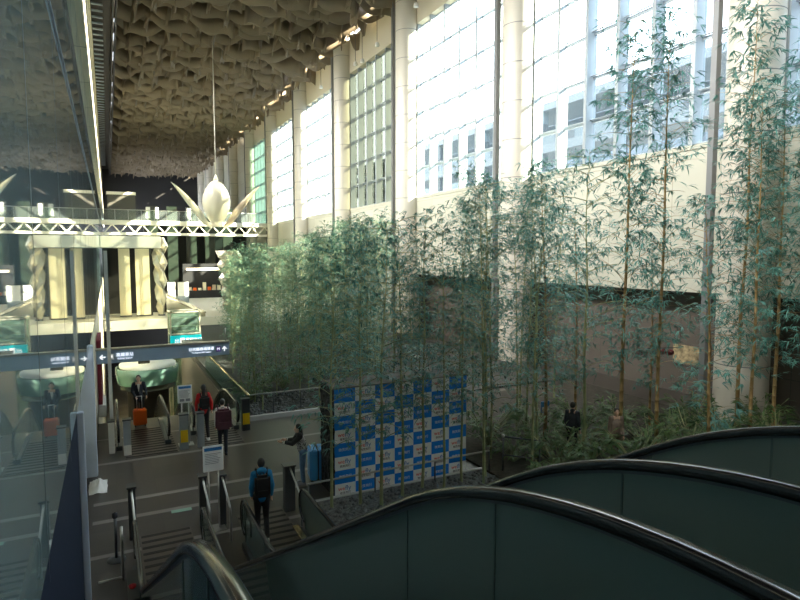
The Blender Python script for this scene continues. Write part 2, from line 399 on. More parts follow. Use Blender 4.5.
# columns
place = {0: 'nearest the right edge of the view', 1: 'behind the bamboo, right of the picture middle', 2: 'at the near end of the grey-green window bay'}
proto = None
prof = [(.875, -.02), (.875, 25.4)]
for k in range(-1, 11):
    y = 12.85 + 13 * k
    if k == 0: lab = 'thick round column nearest the camera, standing against the right wall among tall bamboo'
    elif k == -1: lab = 'round column at the far right edge, mostly outside the view'
    elif k < 8: lab = 'round cream column against the window wall, %s one going away from the camera' % ORD[k]
    else: lab = 'slim-looking round column in the dark far end, number %s from the camera' % ORD[k]
    if proto is None:
        proto = thing('round_column', lab, 'column', (20.15, y, 0), 0, 'round columns of the window wall')
        c = MB(); c.lathe(prof, 40); c.build('shaft', 'column', proto)
        c = MB()
        for j in range(1, 13): c.lathe([(.878, j * 2 - .018), (.878, j * 2 + .018)], 40)
        c.build('joint_rings', 'pilaster', proto)
        c = MB(); c.box((-.80, .88, 0), (-.55, 1.10, 25.4)); c.build('pilaster', 'pilaster', proto)
    else: dup(proto, (20.15, y, 0), 0, lab)

# ------------------------------------------------------------------ footbridge
br = thing('footbridge', 'white steel truss footbridge with glass sides crossing the hall', 'bridge', (-0.5, 78, 8.2))
def chord(z0, z1, y=0, d=.5):
    b = MB(); b.box((0, y, z0), (20.4, y + d, z1)); return b
chord(0, .32).build('bottom_chord', 'truss_white', br, bevel=.03)
chord(1.25, 1.8).build('top_chord', 'truss_white', br, bevel=.03)
b = MB(); b.box((0, .5, 1.4), (20.4, 4.5, 1.7)); b.build('deck', 'truss_white', br)
b = MB(); n = 12
for i in range(n):
    x0 = .3 + i * 20 / n; xm = x0 + 10 / n; x1 = x0 + 20 / n
    b.bar((x0, .25, .3), (xm, .25, 1.3), .16, .14); b.bar((xm, .25, 1.3), (x1, .25, .3), .16, .14)
b.build('diagonal_web', 'truss_white', br)
b = MB(); b.box((0, .1, 1.8), (20.4, .13, 3.0)); b.build('glass_parapet', glassy('clear_parapet', (.92, .97, .95), .85, body=(.3, .33, .32)), br)
b = MB()
b.tube([(0, .12, 3.05), (20.4, .12, 3.05)], .04, 6)
for i in range(15): b.box((i * 1.45, .08, 1.8), (i * 1.45 + .05, .16, 3.05))
b.build('railing', 'steel', br)
ds = thing('display_board', 'dark display board with a white top edge above the left end of the footbridge', 'board', (0.2, 81.2, 9.9))
b = MB(); b.box((0, 0, 0), (3.2, .2, 3.4)); b.build('panel', 'service', ds)
b = MB(); b.box((-.05, -.1, 3.4), (3.25, .3, 3.75)); b.build('top_edge', 'truss_white', ds)
for i, (x, w) in enumerate(((4.5, .5), (5.6, .4), (9.4, .45))):
    t = thing('stanchion_board', ['white board standing on the footbridge left of the winged sculpture', 'narrow white board on the footbridge, nearest the sculpture on its left', 'white board on the footbridge right of the sculpture body'][i], 'board', (x, 80, 9.9))
    b = MB(); b.box((0, 0, .5), (w, .05, 1.9)); b.build('panel', 'white', t)
    b = MB(); b.box((w/2-.03, 0, 0), (w/2+.03, .06, .6)); b.build('post', 'steel', t)

# ------------------------------------------------------------------ winged egg sculpture
sc = thing('winged_sculpture', 'pearl-white egg body with two raised wings hanging in front of the footbridge', 'sculpture', (9.0, 55, 8.45))
b = MB(); prof = []
for i in range(25):
    t = i / 24; z = 4.15 * t
    r = 1.22 * math.sin(math.pi * (t ** 1.05)) ** .58 if 0 < t < 1 else 0
    r = max(r, .55 * (1 - t) if t < .5 else 0); prof.append((max(r, .01), z))
b.lathe(prof, 36); b.build('egg_body', 'pearl', sc)
for s_ in (-1, 1):
    b = MB(); P = []
    sec = [(0.55, -.15, .22, .10), (1.10, .35, .50, .22), (1.62, 1.15, .66, .26), (2.3, 2.0, .56, .2), (3.0, 2.85, .36, .12), (3.55, 3.45, .16, .06), (3.85, 3.72, .03, .02)]
    ring = []
    for x, z, w, th in sec:
        nx, nz = .72, -.69   # width direction
        ring.append([(s_ * (x + nx * w * math.cos(a) * .5), -.35 + th * math.sin(a), z + nz * w * math.cos(a) * .5) for a in [2 * math.pi * q / 14 for q in range(14)]])
    vs = [v for r_ in ring for v in r_]; n = 14
    fs = [(i*n+j, i*n+(j+1) % n, (i+1)*n+(j+1) % n, (i+1)*n+j) for i in range(len(sec)-1) for j in range(n)] + [tuple(range(n)), tuple((len(sec)-1)*n+j for j in range(n))]
    b.add(vs, fs, 0, True); b.build('wing', 'wing' if s_ > 0 else 'pearl', sc)
b = MB(); b.tube([(0, 0, 4.1), (0, 0, 17.9)], .035, 6); b.lathe([(.1, 4.0), (.22, 4.15), (.05, 4.6)], 16); b.build('hanging_wire', 'truss_white', sc)

# ------------------------------------------------------------------ far terrace
cp = thing('canopy', 'long white canopy beam above the cream banners on the far terrace', 'canopy', (-0.5, 52, 6.4))
b = MB(); b.box((0, 0, 0), (4.5, 3.2, .95)); b.build('fascia', 'white', cp, bevel=.04)
b = MB(); b.box((.2, 1.5, -5.7), (.5, 1.8, 0)); b.build('post', 'dark_steel', cp)
b = MB(); b.box((3.5, 1.5, -5.7), (3.8, 1.8, 0)); b.build('post', 'dark_steel', cp)
for i, (x0, x1) in enumerate(((.78, 1.62), (2.02, 3.1))):
    t = thing('hanging_banner', ['narrow cream banner hanging under the white canopy, left one', 'wider cream banner hanging under the white canopy, right one beside the folded column'][i], 'banner', (x0, 52.6, .85), 0, None)
    b = MB(); n = 8; w = x1 - x0
    for q in range(n):
        a0, a1 = q / n, (q + 1) / n
        b.box((w * a0, .06 * math.sin(a0 * 9), 0), (w * a1, .06 * math.sin(a0 * 9) + .05, 5.5))
    b.build('fabric', 'banner_cream', t)
    b = MB(); b.box((-.03, -.02, -.1), (w + .03, .12, 0)); b.build('bottom_rail', 'dark_steel', t)
bk = thing('screen_wall', 'tall dark screen behind the cream banners on the far terrace', 'screen', (-.4, 56, .7))
b = MB(); b.box((0, 0, 0), (5.0, .3, 6.5)); b.build('panel', 'dark', bk)
def folded_column(label, loc, w, h, flip=1):
    t = thing('folded_column', label, 'sculpture', loc)
    random.seed(int(w * 100)); b = MB(); n = 7; rows = 9; ring = []
    for i in range(rows + 1):
        u = i / rows; r = w * (.55 + .45 * u) if flip > 0 else w * (1 - .3 * u)
        if i == 0: r = w * .28
        ring.append([(r * (1 + .28 * (-1) ** (i + j)) * math.cos(2*math.pi*(j + .5*(i % 2))/n), r * (1 + .28 * (-1) ** (i + j)) * math.sin(2*math.pi*(j+.5*(i % 2))/n), h * u) for j in range(n)])
    vs = [v for r_ in ring for v in r_]; fs = []
    for i in range(rows):
        for j in range(n):
            a, b1, c, d = i*n+j, i*n+(j+1) % n, (i+1)*n+(j+1) % n, (i+1)*n+j
            fs += [(a, b1, d), (b1, c, d)]
    fs += [tuple(range(n))[::-1], tuple(rows*n+j for j in range(n))]
    b.add(vs, fs); b.build('folded_shell', 'crystal', t)
    b = MB(); b.lathe([(w*.5, 0), (w*.5, .1), (.01, .1)], 16); b.build('base', 'dark_steel', t)
    return t
folded_column('faceted folded-metal column right of the cream banners', (3.95, 53, .7), .56, 6.6)
folded_column('faceted folded-metal column half hidden by bamboo at the right of the far terrace', (9.9, 54, .7), 1.0, 5.5)
tb = thing('terrace_parapet', 'sloping pale parapet at the right side of the bright far terrace', 'parapet', (6.8, 50.3, .7))
b = MB(); b.prism([(0, 0), (11, 0), (11, 1.5), (0, .3)], 0, .35)
Tm = Matrix.Rotation(R(-2), 4, 'Z')
b.build('slab', 'wall_cream', tb); tb.rotation_euler = (0, 0, R(14))
b = MB(); b.bar((.17, 0, .35), (.17, 11, 1.6), .5, .12); b.build('coping', 'crystal', tb)
for i, (x, y, w) in enumerate(((5.6, 66, .75), (6.6, 66, 1.1))):
    t = thing('poster_stand', ['narrow white poster stand on the far terrace behind the folded column', 'wide white poster stand on the far terrace, right of the narrow one'][i], 'poster stand', (x, y, .7))
    b = MB(); b.box((0, 0, .7), (w, .06, 2.2)); b.build('poster', 'white', t)
    b = MB(); b.box((0, .01, 0), (w, .05, .7)); b.build('lower_panel', 'steel_blue', t)
ki = thing('shop_kiosk', 'dark shop kiosk with a lit top strip at the back of the far terrace', 'kiosk', (8.2, 72, .7))
b = MB(); b.box((0, 0, 0), (5.2, 4, .9)); b.box((0, 3.5, .9), (5.2, 4, 4.0)); b.build('body', 'dark', ki)
b = MB(); b.box((0, -.1, 3.3), (3.9, .1, 3.55)); b.build('glow_strip', principled('warm_tube', (1, .9, .7), .4, emis=(1, .8, .5), estr=3), ki)
random.seed(8)
for q in range(9):
    b = MB(); b.box((.2 + q * .55, .1, .9), (.55 + q * .55, .5, 1.1 + random.random() * .9)); o = b.build('display_case', random.choice(['orange', 'banner_cream', 'white', 'wing', 'banner_cream']), ki)
bh = MB()
for i in range(5): bh.box((5.2 + i * 2.6, 90, 0), (6.6 + i * 2.6, 90.5, 12))
t = thing('partition', 'dark partition bays beneath and beyond the footbridge', 'partition', (0, 0, .7)); bh.build('bays', 'service', t)
b = MB(); b.box((4.8, 92, 0), (19.5, 92.4, 9.5)); b.build('backing', 'dark', t)

# ------------------------------------------------------------------ lower hall things
ct = thing('information_counter', 'round counter with green glass ring and white top in the lower hall', 'counter', (1.85, 36, -6))
b = MB(); b.lathe([(1.5, 5.5), (1.5, 5.68), (.01, 5.68)], 40); b.build('white_top', 'white', ct)
b = MB(); b.lathe([(1.6, 4.6), (1.68, 5.1), (1.68, 5.5), (1.58, 5.5), (1.58, 5.1), (1.53, 4.6)], 40); b.build('glass_ring', glassy('ring_glass', (.6, .85, .75), .45, body=(.25, .42, .36)), ct)
b = MB(); b.lathe([(1.1, 0), (1.1, 4.3), (1.5, 4.3)], 32); b.build('drum', 'recess', ct)
b = MB(); b.box((-.5, -.3, 5.6), (.1, .1, 6.0)); b.build('equipment_box', 'service', ct)

lf = thing('glass_lift', 'glass lift shaft with pale frame standing before the far terrace', 'lift', (3.66, 42, -6))
b = MB()
for x in (0, 1.9):
    for y in (0, 1.6): b.box((x - .05, y - .05, 0), (x + .05, y + .05, 8))
for z in (7.9, 6.4, 5.6):
    for y in (0, 1.6): b.box((0, y - .05, z), (1.9, y + .05, z + .1))
    for x in (0, 1.9): b.box((x - .05, 0, z), (x + .05, 1.6, z + .1))
b.build('frame', 'crystal', lf)
b = MB()
b.box((.02, 0, 0), (1.88, .02, 7.9)); b.box((.02, 1.58, 0), (1.88, 1.6, 7.9)); b.box((0, .02, 0), (.02, 1.58, 7.9)); b.box((1.88, .02, 0), (1.9, 1.58, 7.9)); b.build('glass', 'rail_glass', lf)
b = MB(); b.box((.1, .2, 7.0), (1.8, 1.4, 7.5)); b.box((.3, .4, 5), (1.6, 1.4, 6.4)); b.build('car', 'service', lf)
st = thing('lift_sign', 'bright teal sign with white lettering fixed below the glass lift', 'sign', (3.6, 41.7, -.42))
b = MB(); b.box((0, 0, 0), (2.0, .14, .78)); stb = b.build('board', 'teal', st)
b = MB(); b.box((.62, -.02, .2), (.9, 0, .62)); b.build('lift_icon', 'lit_white', stb)
text_mesh('lettering', '出', .34, 'lit_white', stb, (.42, -.02, .40))
text_mesh('lettering', '電梯出口', .27, 'lit_white', stb, (1.5, -.02, .47)); text_mesh('lettering', 'Elevator Exit', .12, 'lit_white', stb, (1.5, -.02, .2))
for i, (x, y, z, mt, lab) in enumerate(((.2, 31, -6, 'yellow', 'yellow and dark vending cabinet in the lower hall left of the suited man'), (2.6, 33, -6, 'tile_white', 'pale cabinet in the lower hall right of the suited man'), (3.35, 34, -6, 'service', 'dark cabinet in the lower hall behind the notice board'))):
    t = thing('cabinet', lab, 'cabinet', (x, y, z)); b = MB(); b.box((0, 0, 0), (.8, .7, 2.9)); b.build('body', 'recess', t, bevel=.02)
    b = MB(); b.box((.08, -.03, 1.1), (.72, 0, 2.7)); b.build('front_panel', mt, t)

# left side shop fittings
sd = thing('display_case', 'red-framed display case against the left wall beyond the pale panel', 'display case', (-.49, 23.2, 0))
b = MB(); b.box((0, 0, .55), (.12, 2.4, 2.75)); b.build('case', 'white', sd)
b = MB()
b.box((.02, -.05, .5), (.15, .0, 2.8)); b.box((.02, 2.4, .5), (.15, 2.45, 2.8)); b.box((.02, 0, 2.75), (.15, 2.4, 2.82)); b.box((.02, 0, .5), (.15, 2.4, .55)); b.build('frame', principled('crimson_frame', (.22, .015, .035), .5), sd)
b = MB(); b.box((.12, .3, 1.5), (.16, 2.1, 2.5)); b.build('poster', 'dark', sd)
wbx = thing('storage_bin', 'white bin on the floor below the red-framed display case', 'bin', (-.48, 23.3, 0))
b = MB(); b.box((0, 0, 0), (.24, 1.8, .42)); b.build('body', 'white', wbx, bevel=.02)
cpst = thing('signal_post', 'slim cream pole standing left of the far escalator entry', 'pole', (-.06, 19.7, 0))
b = MB(); b.box((-.05, -.05, 0), (.05, .05, 6.0)); b.build('pole', 'white', cpst)
b = MB(); b.box((-.1, -.1, 0), (.1, .1, .04)); b.build('base', 'dark_steel', cpst)
pb = thing('wall_phone', 'black floor-standing unit with white keys against the pale left panel', 'telephone unit', (-.95, 16.72, 0))
b = MB(); b.box((0, 0, 0), (.24, .24, .95)); b.build('housing', 'ink', pb, bevel=.015)
b = MB()
for q in range(3): b.box((.04, -.01, .45 + q * .14), (.16, 0, .53 + q * .14))
b.build('keys', 'white', pb)
random.seed(3)
rg = MB(); n = 14
vs = []
for i in range(n):
    for j in range(n):
        u, v = i/(n-1)-.5, j/(n-1)-.5; e = max(0, 1 - 3.4*(u*u+v*v))
        vs.append((u*.42 + .02*noise.noise((u*7, v*7, 0)), v*.95, .01 + e*(.16 + .12*noise.noise((u*6, v*6, 3)))))
fs = [(i*n+j, (i+1)*n+j, (i+1)*n+j+1, i*n+j+1) for i in range(n-1) for j in range(n-1)]
rg.add(vs, fs, 0, True); o = rg.build('cloth_bag', 'white', loc=(-.42, 16.2, 0)); tag(o, 'crumpled white cloth bag on the floor at the foot of the pale left panel', 'bag')

# overhead direction sign
sg = thing('direction_sign', 'long slate-blue overhead direction sign with white arrows at both ends', 'sign', (-.42, 20, 2.50))
b = MB(); b.box((0, 0, 0), (4.0, .22, .42)); sgb = b.build('board', 'sign_blue', sg, bevel=.012)
b = MB(); b.box((-.02, -.03, .42), (4.02, .25, .47)); b.build('top_trim', 'steel', sg)
b = MB()
for x in (.36, 3.9): b.tube([(x, .11, .47), (x, .11, .9)], .02, 6)
b.build('hanger', 'steel', sg)
def arrow(cx, cz, ang, s_):
    pts = [(-.5, 0), (-.02, .48), (.12, .34), (-.12, .1), (.5, .1), (.5, -.1), (-.12, -.1), (.12, -.34), (-.02, -.48)]
    c, d = math.cos(ang), math.sin(ang); bb = MB()
    P = [(cx + s_*(x*c - z*d), cz + s_*(x*d + z*c)) for x, z in pts]
    bb.add([(x, -.006, z) for x, z in P], [tuple(range(len(P)))[::-1]]); return bb
arrow(.17, .21, 0, .17).build('arrow', 'lit_white'  , sgb)
arrow(3.84, .22, -math.pi/2, .17).build('arrow', 'lit_white'  , sgb)
b = MB(); b.box((.32, -.008, .12), (.49, -.002, .30)); b.build('train_icon', 'tile_white'  , sgb)
b = MB(); b.box((.36, -.012, .17), (.45, -.008, .25)); b.build('icon_mark', 'lit_white'  , sgb)
text_mesh('lettering', '高鐵車站', .125, 'lit_white'  , sgb, (.80, -.008, .25)); text_mesh('lettering', 'Railway Station', .07, 'lit_white'  , sgb, (.80, -.008, .14))
text_mesh('lettering', '往桃園機場捷運', .115, 'lit_white'  , sgb, (3.10, -.008, .25)); text_mesh('lettering', 'To Airport MRT Station', .062, 'lit_white'  , sgb, (3.10, -.008, .14))
b = MB(); b.box((3.56, -.008, .13), (3.72, -.002, .31)); b.build('metro_icon', 'purple'  , sgb)
text_mesh('lettering', 'M', .13, 'lit_white'  , sgb, (3.64, -.012, .22))

# ------------------------------------------------------------------ escalators
def smooth_path(pts, rad, seg=10):
    """2D polyline (y,z) with rounded corners"""
    out = [pts[0]]
    for i in range(1, len(pts) - 1):
        p0, p1, p2 = Vector(pts[i-1]), Vector(pts[i]), Vector(pts[i+1])
        a = (p0 - p1).normalized(); b_ = (p2 - p1).normalized(); th = a.angle(b_)
        T = min(rad[i-1] / math.tan(th / 2), (p0-p1).length * .49, (p2-p1).length * .49)
        A, B = p1 + a * T, p1 + b_ * T
        for j in range(seg + 1):
            t = j / seg; out.append(tuple((1-t)**2 * A + 2*t*(1-t) * p1 + t*t * B))
    out.append(pts[-1]); return out
def escalator(name, label, x0, x1, ytop, yflat0, yflat1, ztop, zbot, ystart, newel_top=False):
    """handrails at x0 and x1, floor levels ztop->zbot, slope 30 degrees away from the camera"""
    t = thing(name, label, 'escalator', ((x0 + x1) / 2, yflat1, zbot))
    ox, oy, oz = t.location
    H = .95
    line = [(ystart, ztop + H), (ytop, ztop + H), (yflat0, zbot + H), (yflat1 - .3, zbot + H)]
    path = smooth_path(line, [4.1, 3.0], 14)
    end = [(yflat1 - .3 + .33 * math.sin(a), zbot + H - .33 + .33 * math.cos(a)) for a in [math.pi * q / 12 for q in range(1, 13)]]
    top = []
    if newel_top: top = [(ystart - .33 * math.sin(a), ztop + H - .33 + .33 * math.cos(a)) for a in [math.pi * q / 10 for q in range(10, 0, -1)]]
    full = top + path + end
    for x in (x0, x1):
        # glass follows the rail from beneath
        g = MB(); P = full; lowz = []
        def base(y):
            for q in range(len(path) - 1):
                if path[q][0] <= y <= path[q+1][0] + 1e-6:
                    u = (y - path[q][0]) / max(1e-6, path[q+1][0] - path[q][0]); return path[q][1] + (path[q+1][1] - path[q][1]) * u - H + .02
            return (zbot if y > yflat0 else ztop) + .02
        outl = [(y, z - .02) for y, z in full]
        bott = [(y, base(y)) for y, z in path][::-1]
        # strip faces between top edge and bottom edge, split to panels
        vs = []; fs = []; d = .008
        K = len(path)
        tp = [(y, z - .02) for y, z in path]; bt = [(y, z - H + .12) for y, z in path]
        for sx in (-d, d):
            for (y, z) in tp: vs.append((x + sx - ox, y - oy, z - oz))
            for (y, z) in bt: vs.append((x + sx - ox, y - oy, z - oz))
        for i in range(K - 1):
            fs.append((i, i+1, K+i+1, K+i)); fs.append((2*K+i, 3*K+i, 3*K+i+1, 2*K+i+1))
            fs.append((i, 2*K+i, 2*K+i+1, i+1)); fs.append((K+i, K+i+1, 3*K+i+1, 3*K+i))
        g.add(vs, fs)
        def halfdisc(pts, yc, zb):
            poly = [(y - oy, z - oz) for y, z in pts] + [(yc - oy, zb - oz)]
            g.prism(poly, x - d - ox, x + d - ox)
        halfdisc([(yflat1 - .3, zbot + H - .02)] + [(y, z) for y, z in [(yflat1 - .3 + .31 * math.sin(a), zbot + H - .33 + .31 * math.cos(a)) for a in [math.pi * q / 12 for q in range(1, 13)]]], yflat1 - .5, zbot + .12)
        gp_ = g.build('glass_balustrade', 'esc_glass', t)
        # glass joints
        jb = MB(); L = 0; last = 0
        for i in range(K - 1):
            L += (Vector(path[i+1]) - Vector(path[i])).length
            if L - last > 1.25:
                last = L; y, z = path[i]; jb.box((x - .012 - ox, y - .006 - oy, z - H + .12 - oz), (x + .012 - ox, y + .006 - oy, z - .03 - oz))
        jb.build('glass_joint', 'joint_green', gp_)
        hb = MB(); sec = [(-.038, -.008), (-.036, .016), (-.024, .032), (.024, .032), (.036, .016), (.038, -.008), (.03, -.018), (-.03, -.018)]
        K2 = len(full); vs = []; n = len(sec)
        for i, (y, z) in enumerate(full):
            a = Vector(full[max(i-1, 0)]); c = Vector(full[min(i+1, K2-1)]); dd = (c - a).normalized(); nn = Vector((-dd.y, dd.x))
            for (sx, sn) in sec: vs.append((x + sx - ox, y + nn.x * sn - oy, z + nn.y * sn - oz))
        fs = [(i*n+j, i*n+(j+1) % n, (i+1)*n+(j+1) % n, (i+1)*n+j) for i in range(K2-1) for j in range(n)] + [tuple(range(n)), tuple((K2-1)*n+j for j in range(n))]
        hb.add(vs, fs, 0, True); hr = hb.build('handrail', 'rubber', t)
        gb = MB(); vs = []
        sec2 = [(-.014, -.018), (.014, -.018), (.014, -.036), (-.014, -.036)]
        for i, (y, z) in enumerate(full):
            a = Vector(full[max(i-1, 0)]); c = Vector(full[min(i+1, K2-1)]); dd = (c - a).normalized(); nn = Vector((-dd.y, dd.x))
            for (sx, sn) in sec2: vs.append((x + sx - ox, y + nn.x * sn - oy, z + nn.y * sn - oz))
        fs = [(i*4+j, i*4+(j+1) % 4, (i+1)*4+(j+1) % 4, (i+1)*4+j) for i in range(K2-1) for j in range(4)]
        gb.add(vs, fs); gb.build('guide_rail', 'dark_steel', hr)
        # inner deck / skirt strip
        sk = MB(); w = .09; inn = 1 if x == x0 else -1
        low = [(y, z - H) for y, z in path]
        poly = [(y - oy, z + .14 - oz) for y, z in low] + [(y - oy, z - .12 - oz) for y, z in low[::-1]]
        a0, a1 = sorted((x - .07 * inn, x + .10 * inn))
        vs = []
        for sx in (a0, a1):
            for (y, z) in low: vs.append((sx - ox, y - oy, z + .14 - oz))
            for (y, z) in low: vs.append((sx - ox, y - oy, z - .12 - oz))
        fs = []
        for i in range(K - 1):
            fs += [(i, i+1, K+i+1, K+i), (2*K+i, 3*K+i, 3*K+i+1, 2*K+i+1), (i, 2*K+i, 2*K+i+1, i+1), (K+i, K+i+1, 3*K+i+1, 3*K+i)]
        fs += [(0, K, 3*K, 2*K), (K-1, 3*K-1, 4*K-1, 2*K+K-1)]
        sk.add(vs, fs); sk.build('skirt_deck', 'dark_steel', t)
    # steps
    sp = MB(); yA = ytop + .15; yB = yflat0 - .15; ns = max(3, int((ztop - zbot) / .2)); dy = (yflat0 - ytop) / ns; dz = (ztop - zbot) / ns
    for i in range(ns):
        y = ytop + i * dy; z = ztop - i * dz
        sp.box((x0 + .1 - ox, y - oy, z - .42 - oz), (x1 - .1 - ox, y + dy - oy, z - .02 - dz * .5 - oz))
    sp.build('steps', 'step', t)
    u = MB(); e = .07
    u.prism([(ytop - 1 - oy, ztop - .15 - oz), (ytop - oy, ztop - .15 - oz), (yflat0 - oy, zbot - .15 + .15 - oz), (yflat0 - .9 - oy, zbot - oz), (ytop - .3 - oy, ztop - 1.0 - oz), (ytop - 1 - oy, ztop - 1.0 - oz)], x0 - .06 - ox, x1 + .06 - ox)
    u.build('truss_cladding', 'service', t)
    return t
AX = (.28, 1.5); BX = (2.28, 3.52)
escalator('escalator', 'near left escalator, its handrail arching at the bottom left of the view', AX[0], AX[1], 1.92, 8.97, 11.75, 4.07, 0, -3.0)
escalator('escalator', 'near right escalator with dark green glass filling the bottom right of the view', BX[0], BX[1], 1.92, 8.97, 11.75, 4.07, 0, -3.0)
escalator('escalator', 'far left escalator beyond the floor, where the suited man and orange suitcase are', .1, 1.5, 22.3, 32.7, 35.0, 0, -6, 19.0, True)
escalator('escalator', 'far right escalator beyond the two travellers with backpacks', 2.3, 3.7, 22.3, 32.7, 35.0, 0, -6, 19.6, True)
ld = MB(); ld.box((-.5, -12, 3.5), (26, .9, 4.05)); struct(ld.build('floor_landing', 'floor'))
# landing plates with dark ribs
def plate(label, x0, x1, y0, y1, step=.19):
    t = thing('landing_plate', label, 'floor plate', ((x0+x1)/2, (y0+y1)/2, 0)); ox, oy, _ = t.location
    b = MB(); b.box((x0-ox, y0-oy, 0.002), (x1-ox, y1-oy, .014)); b.build('plate', 'plate', t)
    b = MB(); y = y0 + .06
    while y < y1 - .05: b.box((x0+.02-ox, y-oy, .014), (x1-.02-ox, y+.095-oy, .018)); y += step
    b.build('ribs', 'plate_groove', t)
plate('dark ribbed plate at the foot of the near left escalator', .40, 1.4, 9.6, 12.9, .26)
plate('dark ribbed plate under the man in the blue jacket', 2.38, 3.42, 9.3, 13.0, .26)
plate('ribbed plate before the far left escalator, warm with reflected light', .25, 1.7, 18.1, 21.2, .25)
plate('ribbed plate before the far right escalator under the red-jacketed traveller', 2.35, 3.65, 18.1, 21.2, .25)
cs = thing('comb_strip', 'brass strip on the inner edge of the near right escalator foot', 'strip', (3.36, 10.85, .15)); b = MB(); b.box((-.07, -.75, 0), (.05, .75, .03)); b.build('strip', 'gold_steel', cs)

# posts and guards at the escalator feet
def guard_post(label, x, y, h=1.1, handle=True, yellow=False, w=.14, notice=False, d=.2, mat='dark_steel'):
    t = thing('guard_post', label, 'post', (x, y, 0))
    b = MB(); b.box((-w/2, -d/2, 0), (w/2, d/2, h)); b.build('body', mat, t, bevel=.012)
    b = MB(); b.box((-w/2-.02, -d/2-.03, h), (w/2+.02, d/2+.03, h+.04)); b.build('cap', 'dark_steel', t)
    if handle:
        b = MB(); b.tube([(0, -d/2-.01, h-.02), (.0, -d/2-.12, h-.06), (.02, -d/2-.75, h-.38), (.02, -d/2-.80, h-.45), (.02, -d/2-.8, 0)], .022, 8); b.build('rail', 'steel', t)
    if yellow:
        b = MB(); b.box((-w/2+.02, -d/2-.008, .22), (w/2-.01, -d/2, .60)); b.build('label_plate', 'yellow', t)
    if notice:
        b = MB(); b.box((-.1, -d/2-.012, .02), (.1, -d/2, .32)); b.build('notice', 'white', t)
    return t
guard_post('tall dark post with a steel strip left of the near left escalator foot', .27, 12.9)
guard_post('dark post with inclined rail, left one of the pair below the notice board', 1.66, 12.85)
guard_post('dark post with inclined rail, right one of the pair below the notice board', 2.05, 12.75)
guard_post('dark post with inclined rail beside the woman with the blue suitcase', 3.55, 12.75, 1.05, w=.24)
guard_post('far post with a yellow plate between the two far escalators', 1.88, 18.35, 1.05, False, True, .24, mat='steel_blue')
guard_post('plain far post right of the one with the yellow plate', 2.36, 18.3, 1.05, False, False, .2, mat='steel_blue')
guard_post('far post with a yellow plate by the gravel bed kerb, right of the backpack traveller', 3.95, 19.4, 1.05, False, True, .26, mat='dark_steel')
guard_post('grey far post with a small white notice near the floor, left of the ribbed plate', .33, 18.5, 1.05, False, False, .2, True, mat='steel_blue')
guard_post('pale far post at the left of the far left escalator', -.08, 18.9, .95, False, False, .16, mat='white')
bs = thing('queue_post', 'thin dark stanchion on a round base at the far left of the floor', 'stanchion', (-.05, 12.1, 0))
b = MB(); b.tube([(0, 0, 0), (0, 0, .9)], .028, 10); b.build('pole', 'dark_steel', bs)
b = MB(); b.lathe([(.17, 0), (.17, .02), (.05, .05), (.01, .05)], 20); b.build('base', 'dark_steel', bs)
b = MB(); b.lathe([(.04, .84), (.05, .86), (.05, .93), (.01, .95)], 12); b.build('head', 'ink', bs)
lr = thing('angle_rail', 'bent steel guard rail on the floor left of the near left escalator', 'rail', (.05, 11.3, 0))
b = MB(); b.tube([(0, 0, 0), (0, 0, .85), (0, .1, .95)], .025, 8); b.build('upright', 'steel', lr)
b = MB(); b.tube([(0, 0, .05), (-.4, -.02, .05)], .02, 8); b.build('foot', 'steel', lr)
sb = thing('stop_box', 'low dark box with red stop button at the foot of the near left escalator', 'button box', (.18, 10.45, 0))
b = MB(); b.box((-.07, -.5, 0), (.10, .5, .32)); b.build('housing', 'service', sb, bevel=.01)
b = MB(); b.lathe([(.05, 0), (.06, .04), (.01, .06)], 14, (0, -.1, .32)); b.box((-.04, -.504, .1), (.06, -.5, .2)); b.build('red_button', 'ink_red', sb)
for x, y, h, lab, tilt in ((1.86, 12.55, 1.28, 'white notice board with a blue heading on a stand near the blue-jacketed man', 0), (1.98, 18.7, 1.32, 'white notice board with a blue heading between the far escalators', 0)):
    t = thing('notice_stand', lab, 'notice board', (x, y, 0))
    b = MB(); b.box((-.21, 0, h), (.21, .03, h + .56)); b.build('board', 'tile_white', t, bevel=.01)
    b = MB(); b.box((-.18, -.004, h + .45), (.18, 0, h + .52)); b.build('heading', 'ink_blue', t)
    b = MB(); random.seed(1)
    for q in range(7): b.box((-.17, -.003, h + .38 - q * .035), (.17 - random.random() * .1, 0, h + .39 - q * .035))
    b.build('text_lines', 'ink_grey', t)
    if y > 15:
        b = MB(); b.box((-.15, -.004, h + .05), (-.02, 0, h + .13)); b.box((.02, -.004, h + .05), (.15, 0, h + .13)); b.build('diagram', 'ink_grey', t)
    b = MB()
    for sx in (-.1, .1): b.tube([(sx, .03, .02), (sx, .03, h + .1)], .016, 8)
    b.build('legs', 'steel', t)
    b = MB(); b.box((-.22, -.15, 0), (.22, .2, .02)); b.build('base', 'steel', t)
fs_ = thing('floor_sticker', 'small pale green marker on the floor left of the notice board', 'sticker', (1.32, 13.85, 0)); b = MB(); b.box((-.22, -.08, .004), (.22, .08, .006)); b.build('plate', principled('pale_green_print', (.3, .5, .42), .5), fs_)

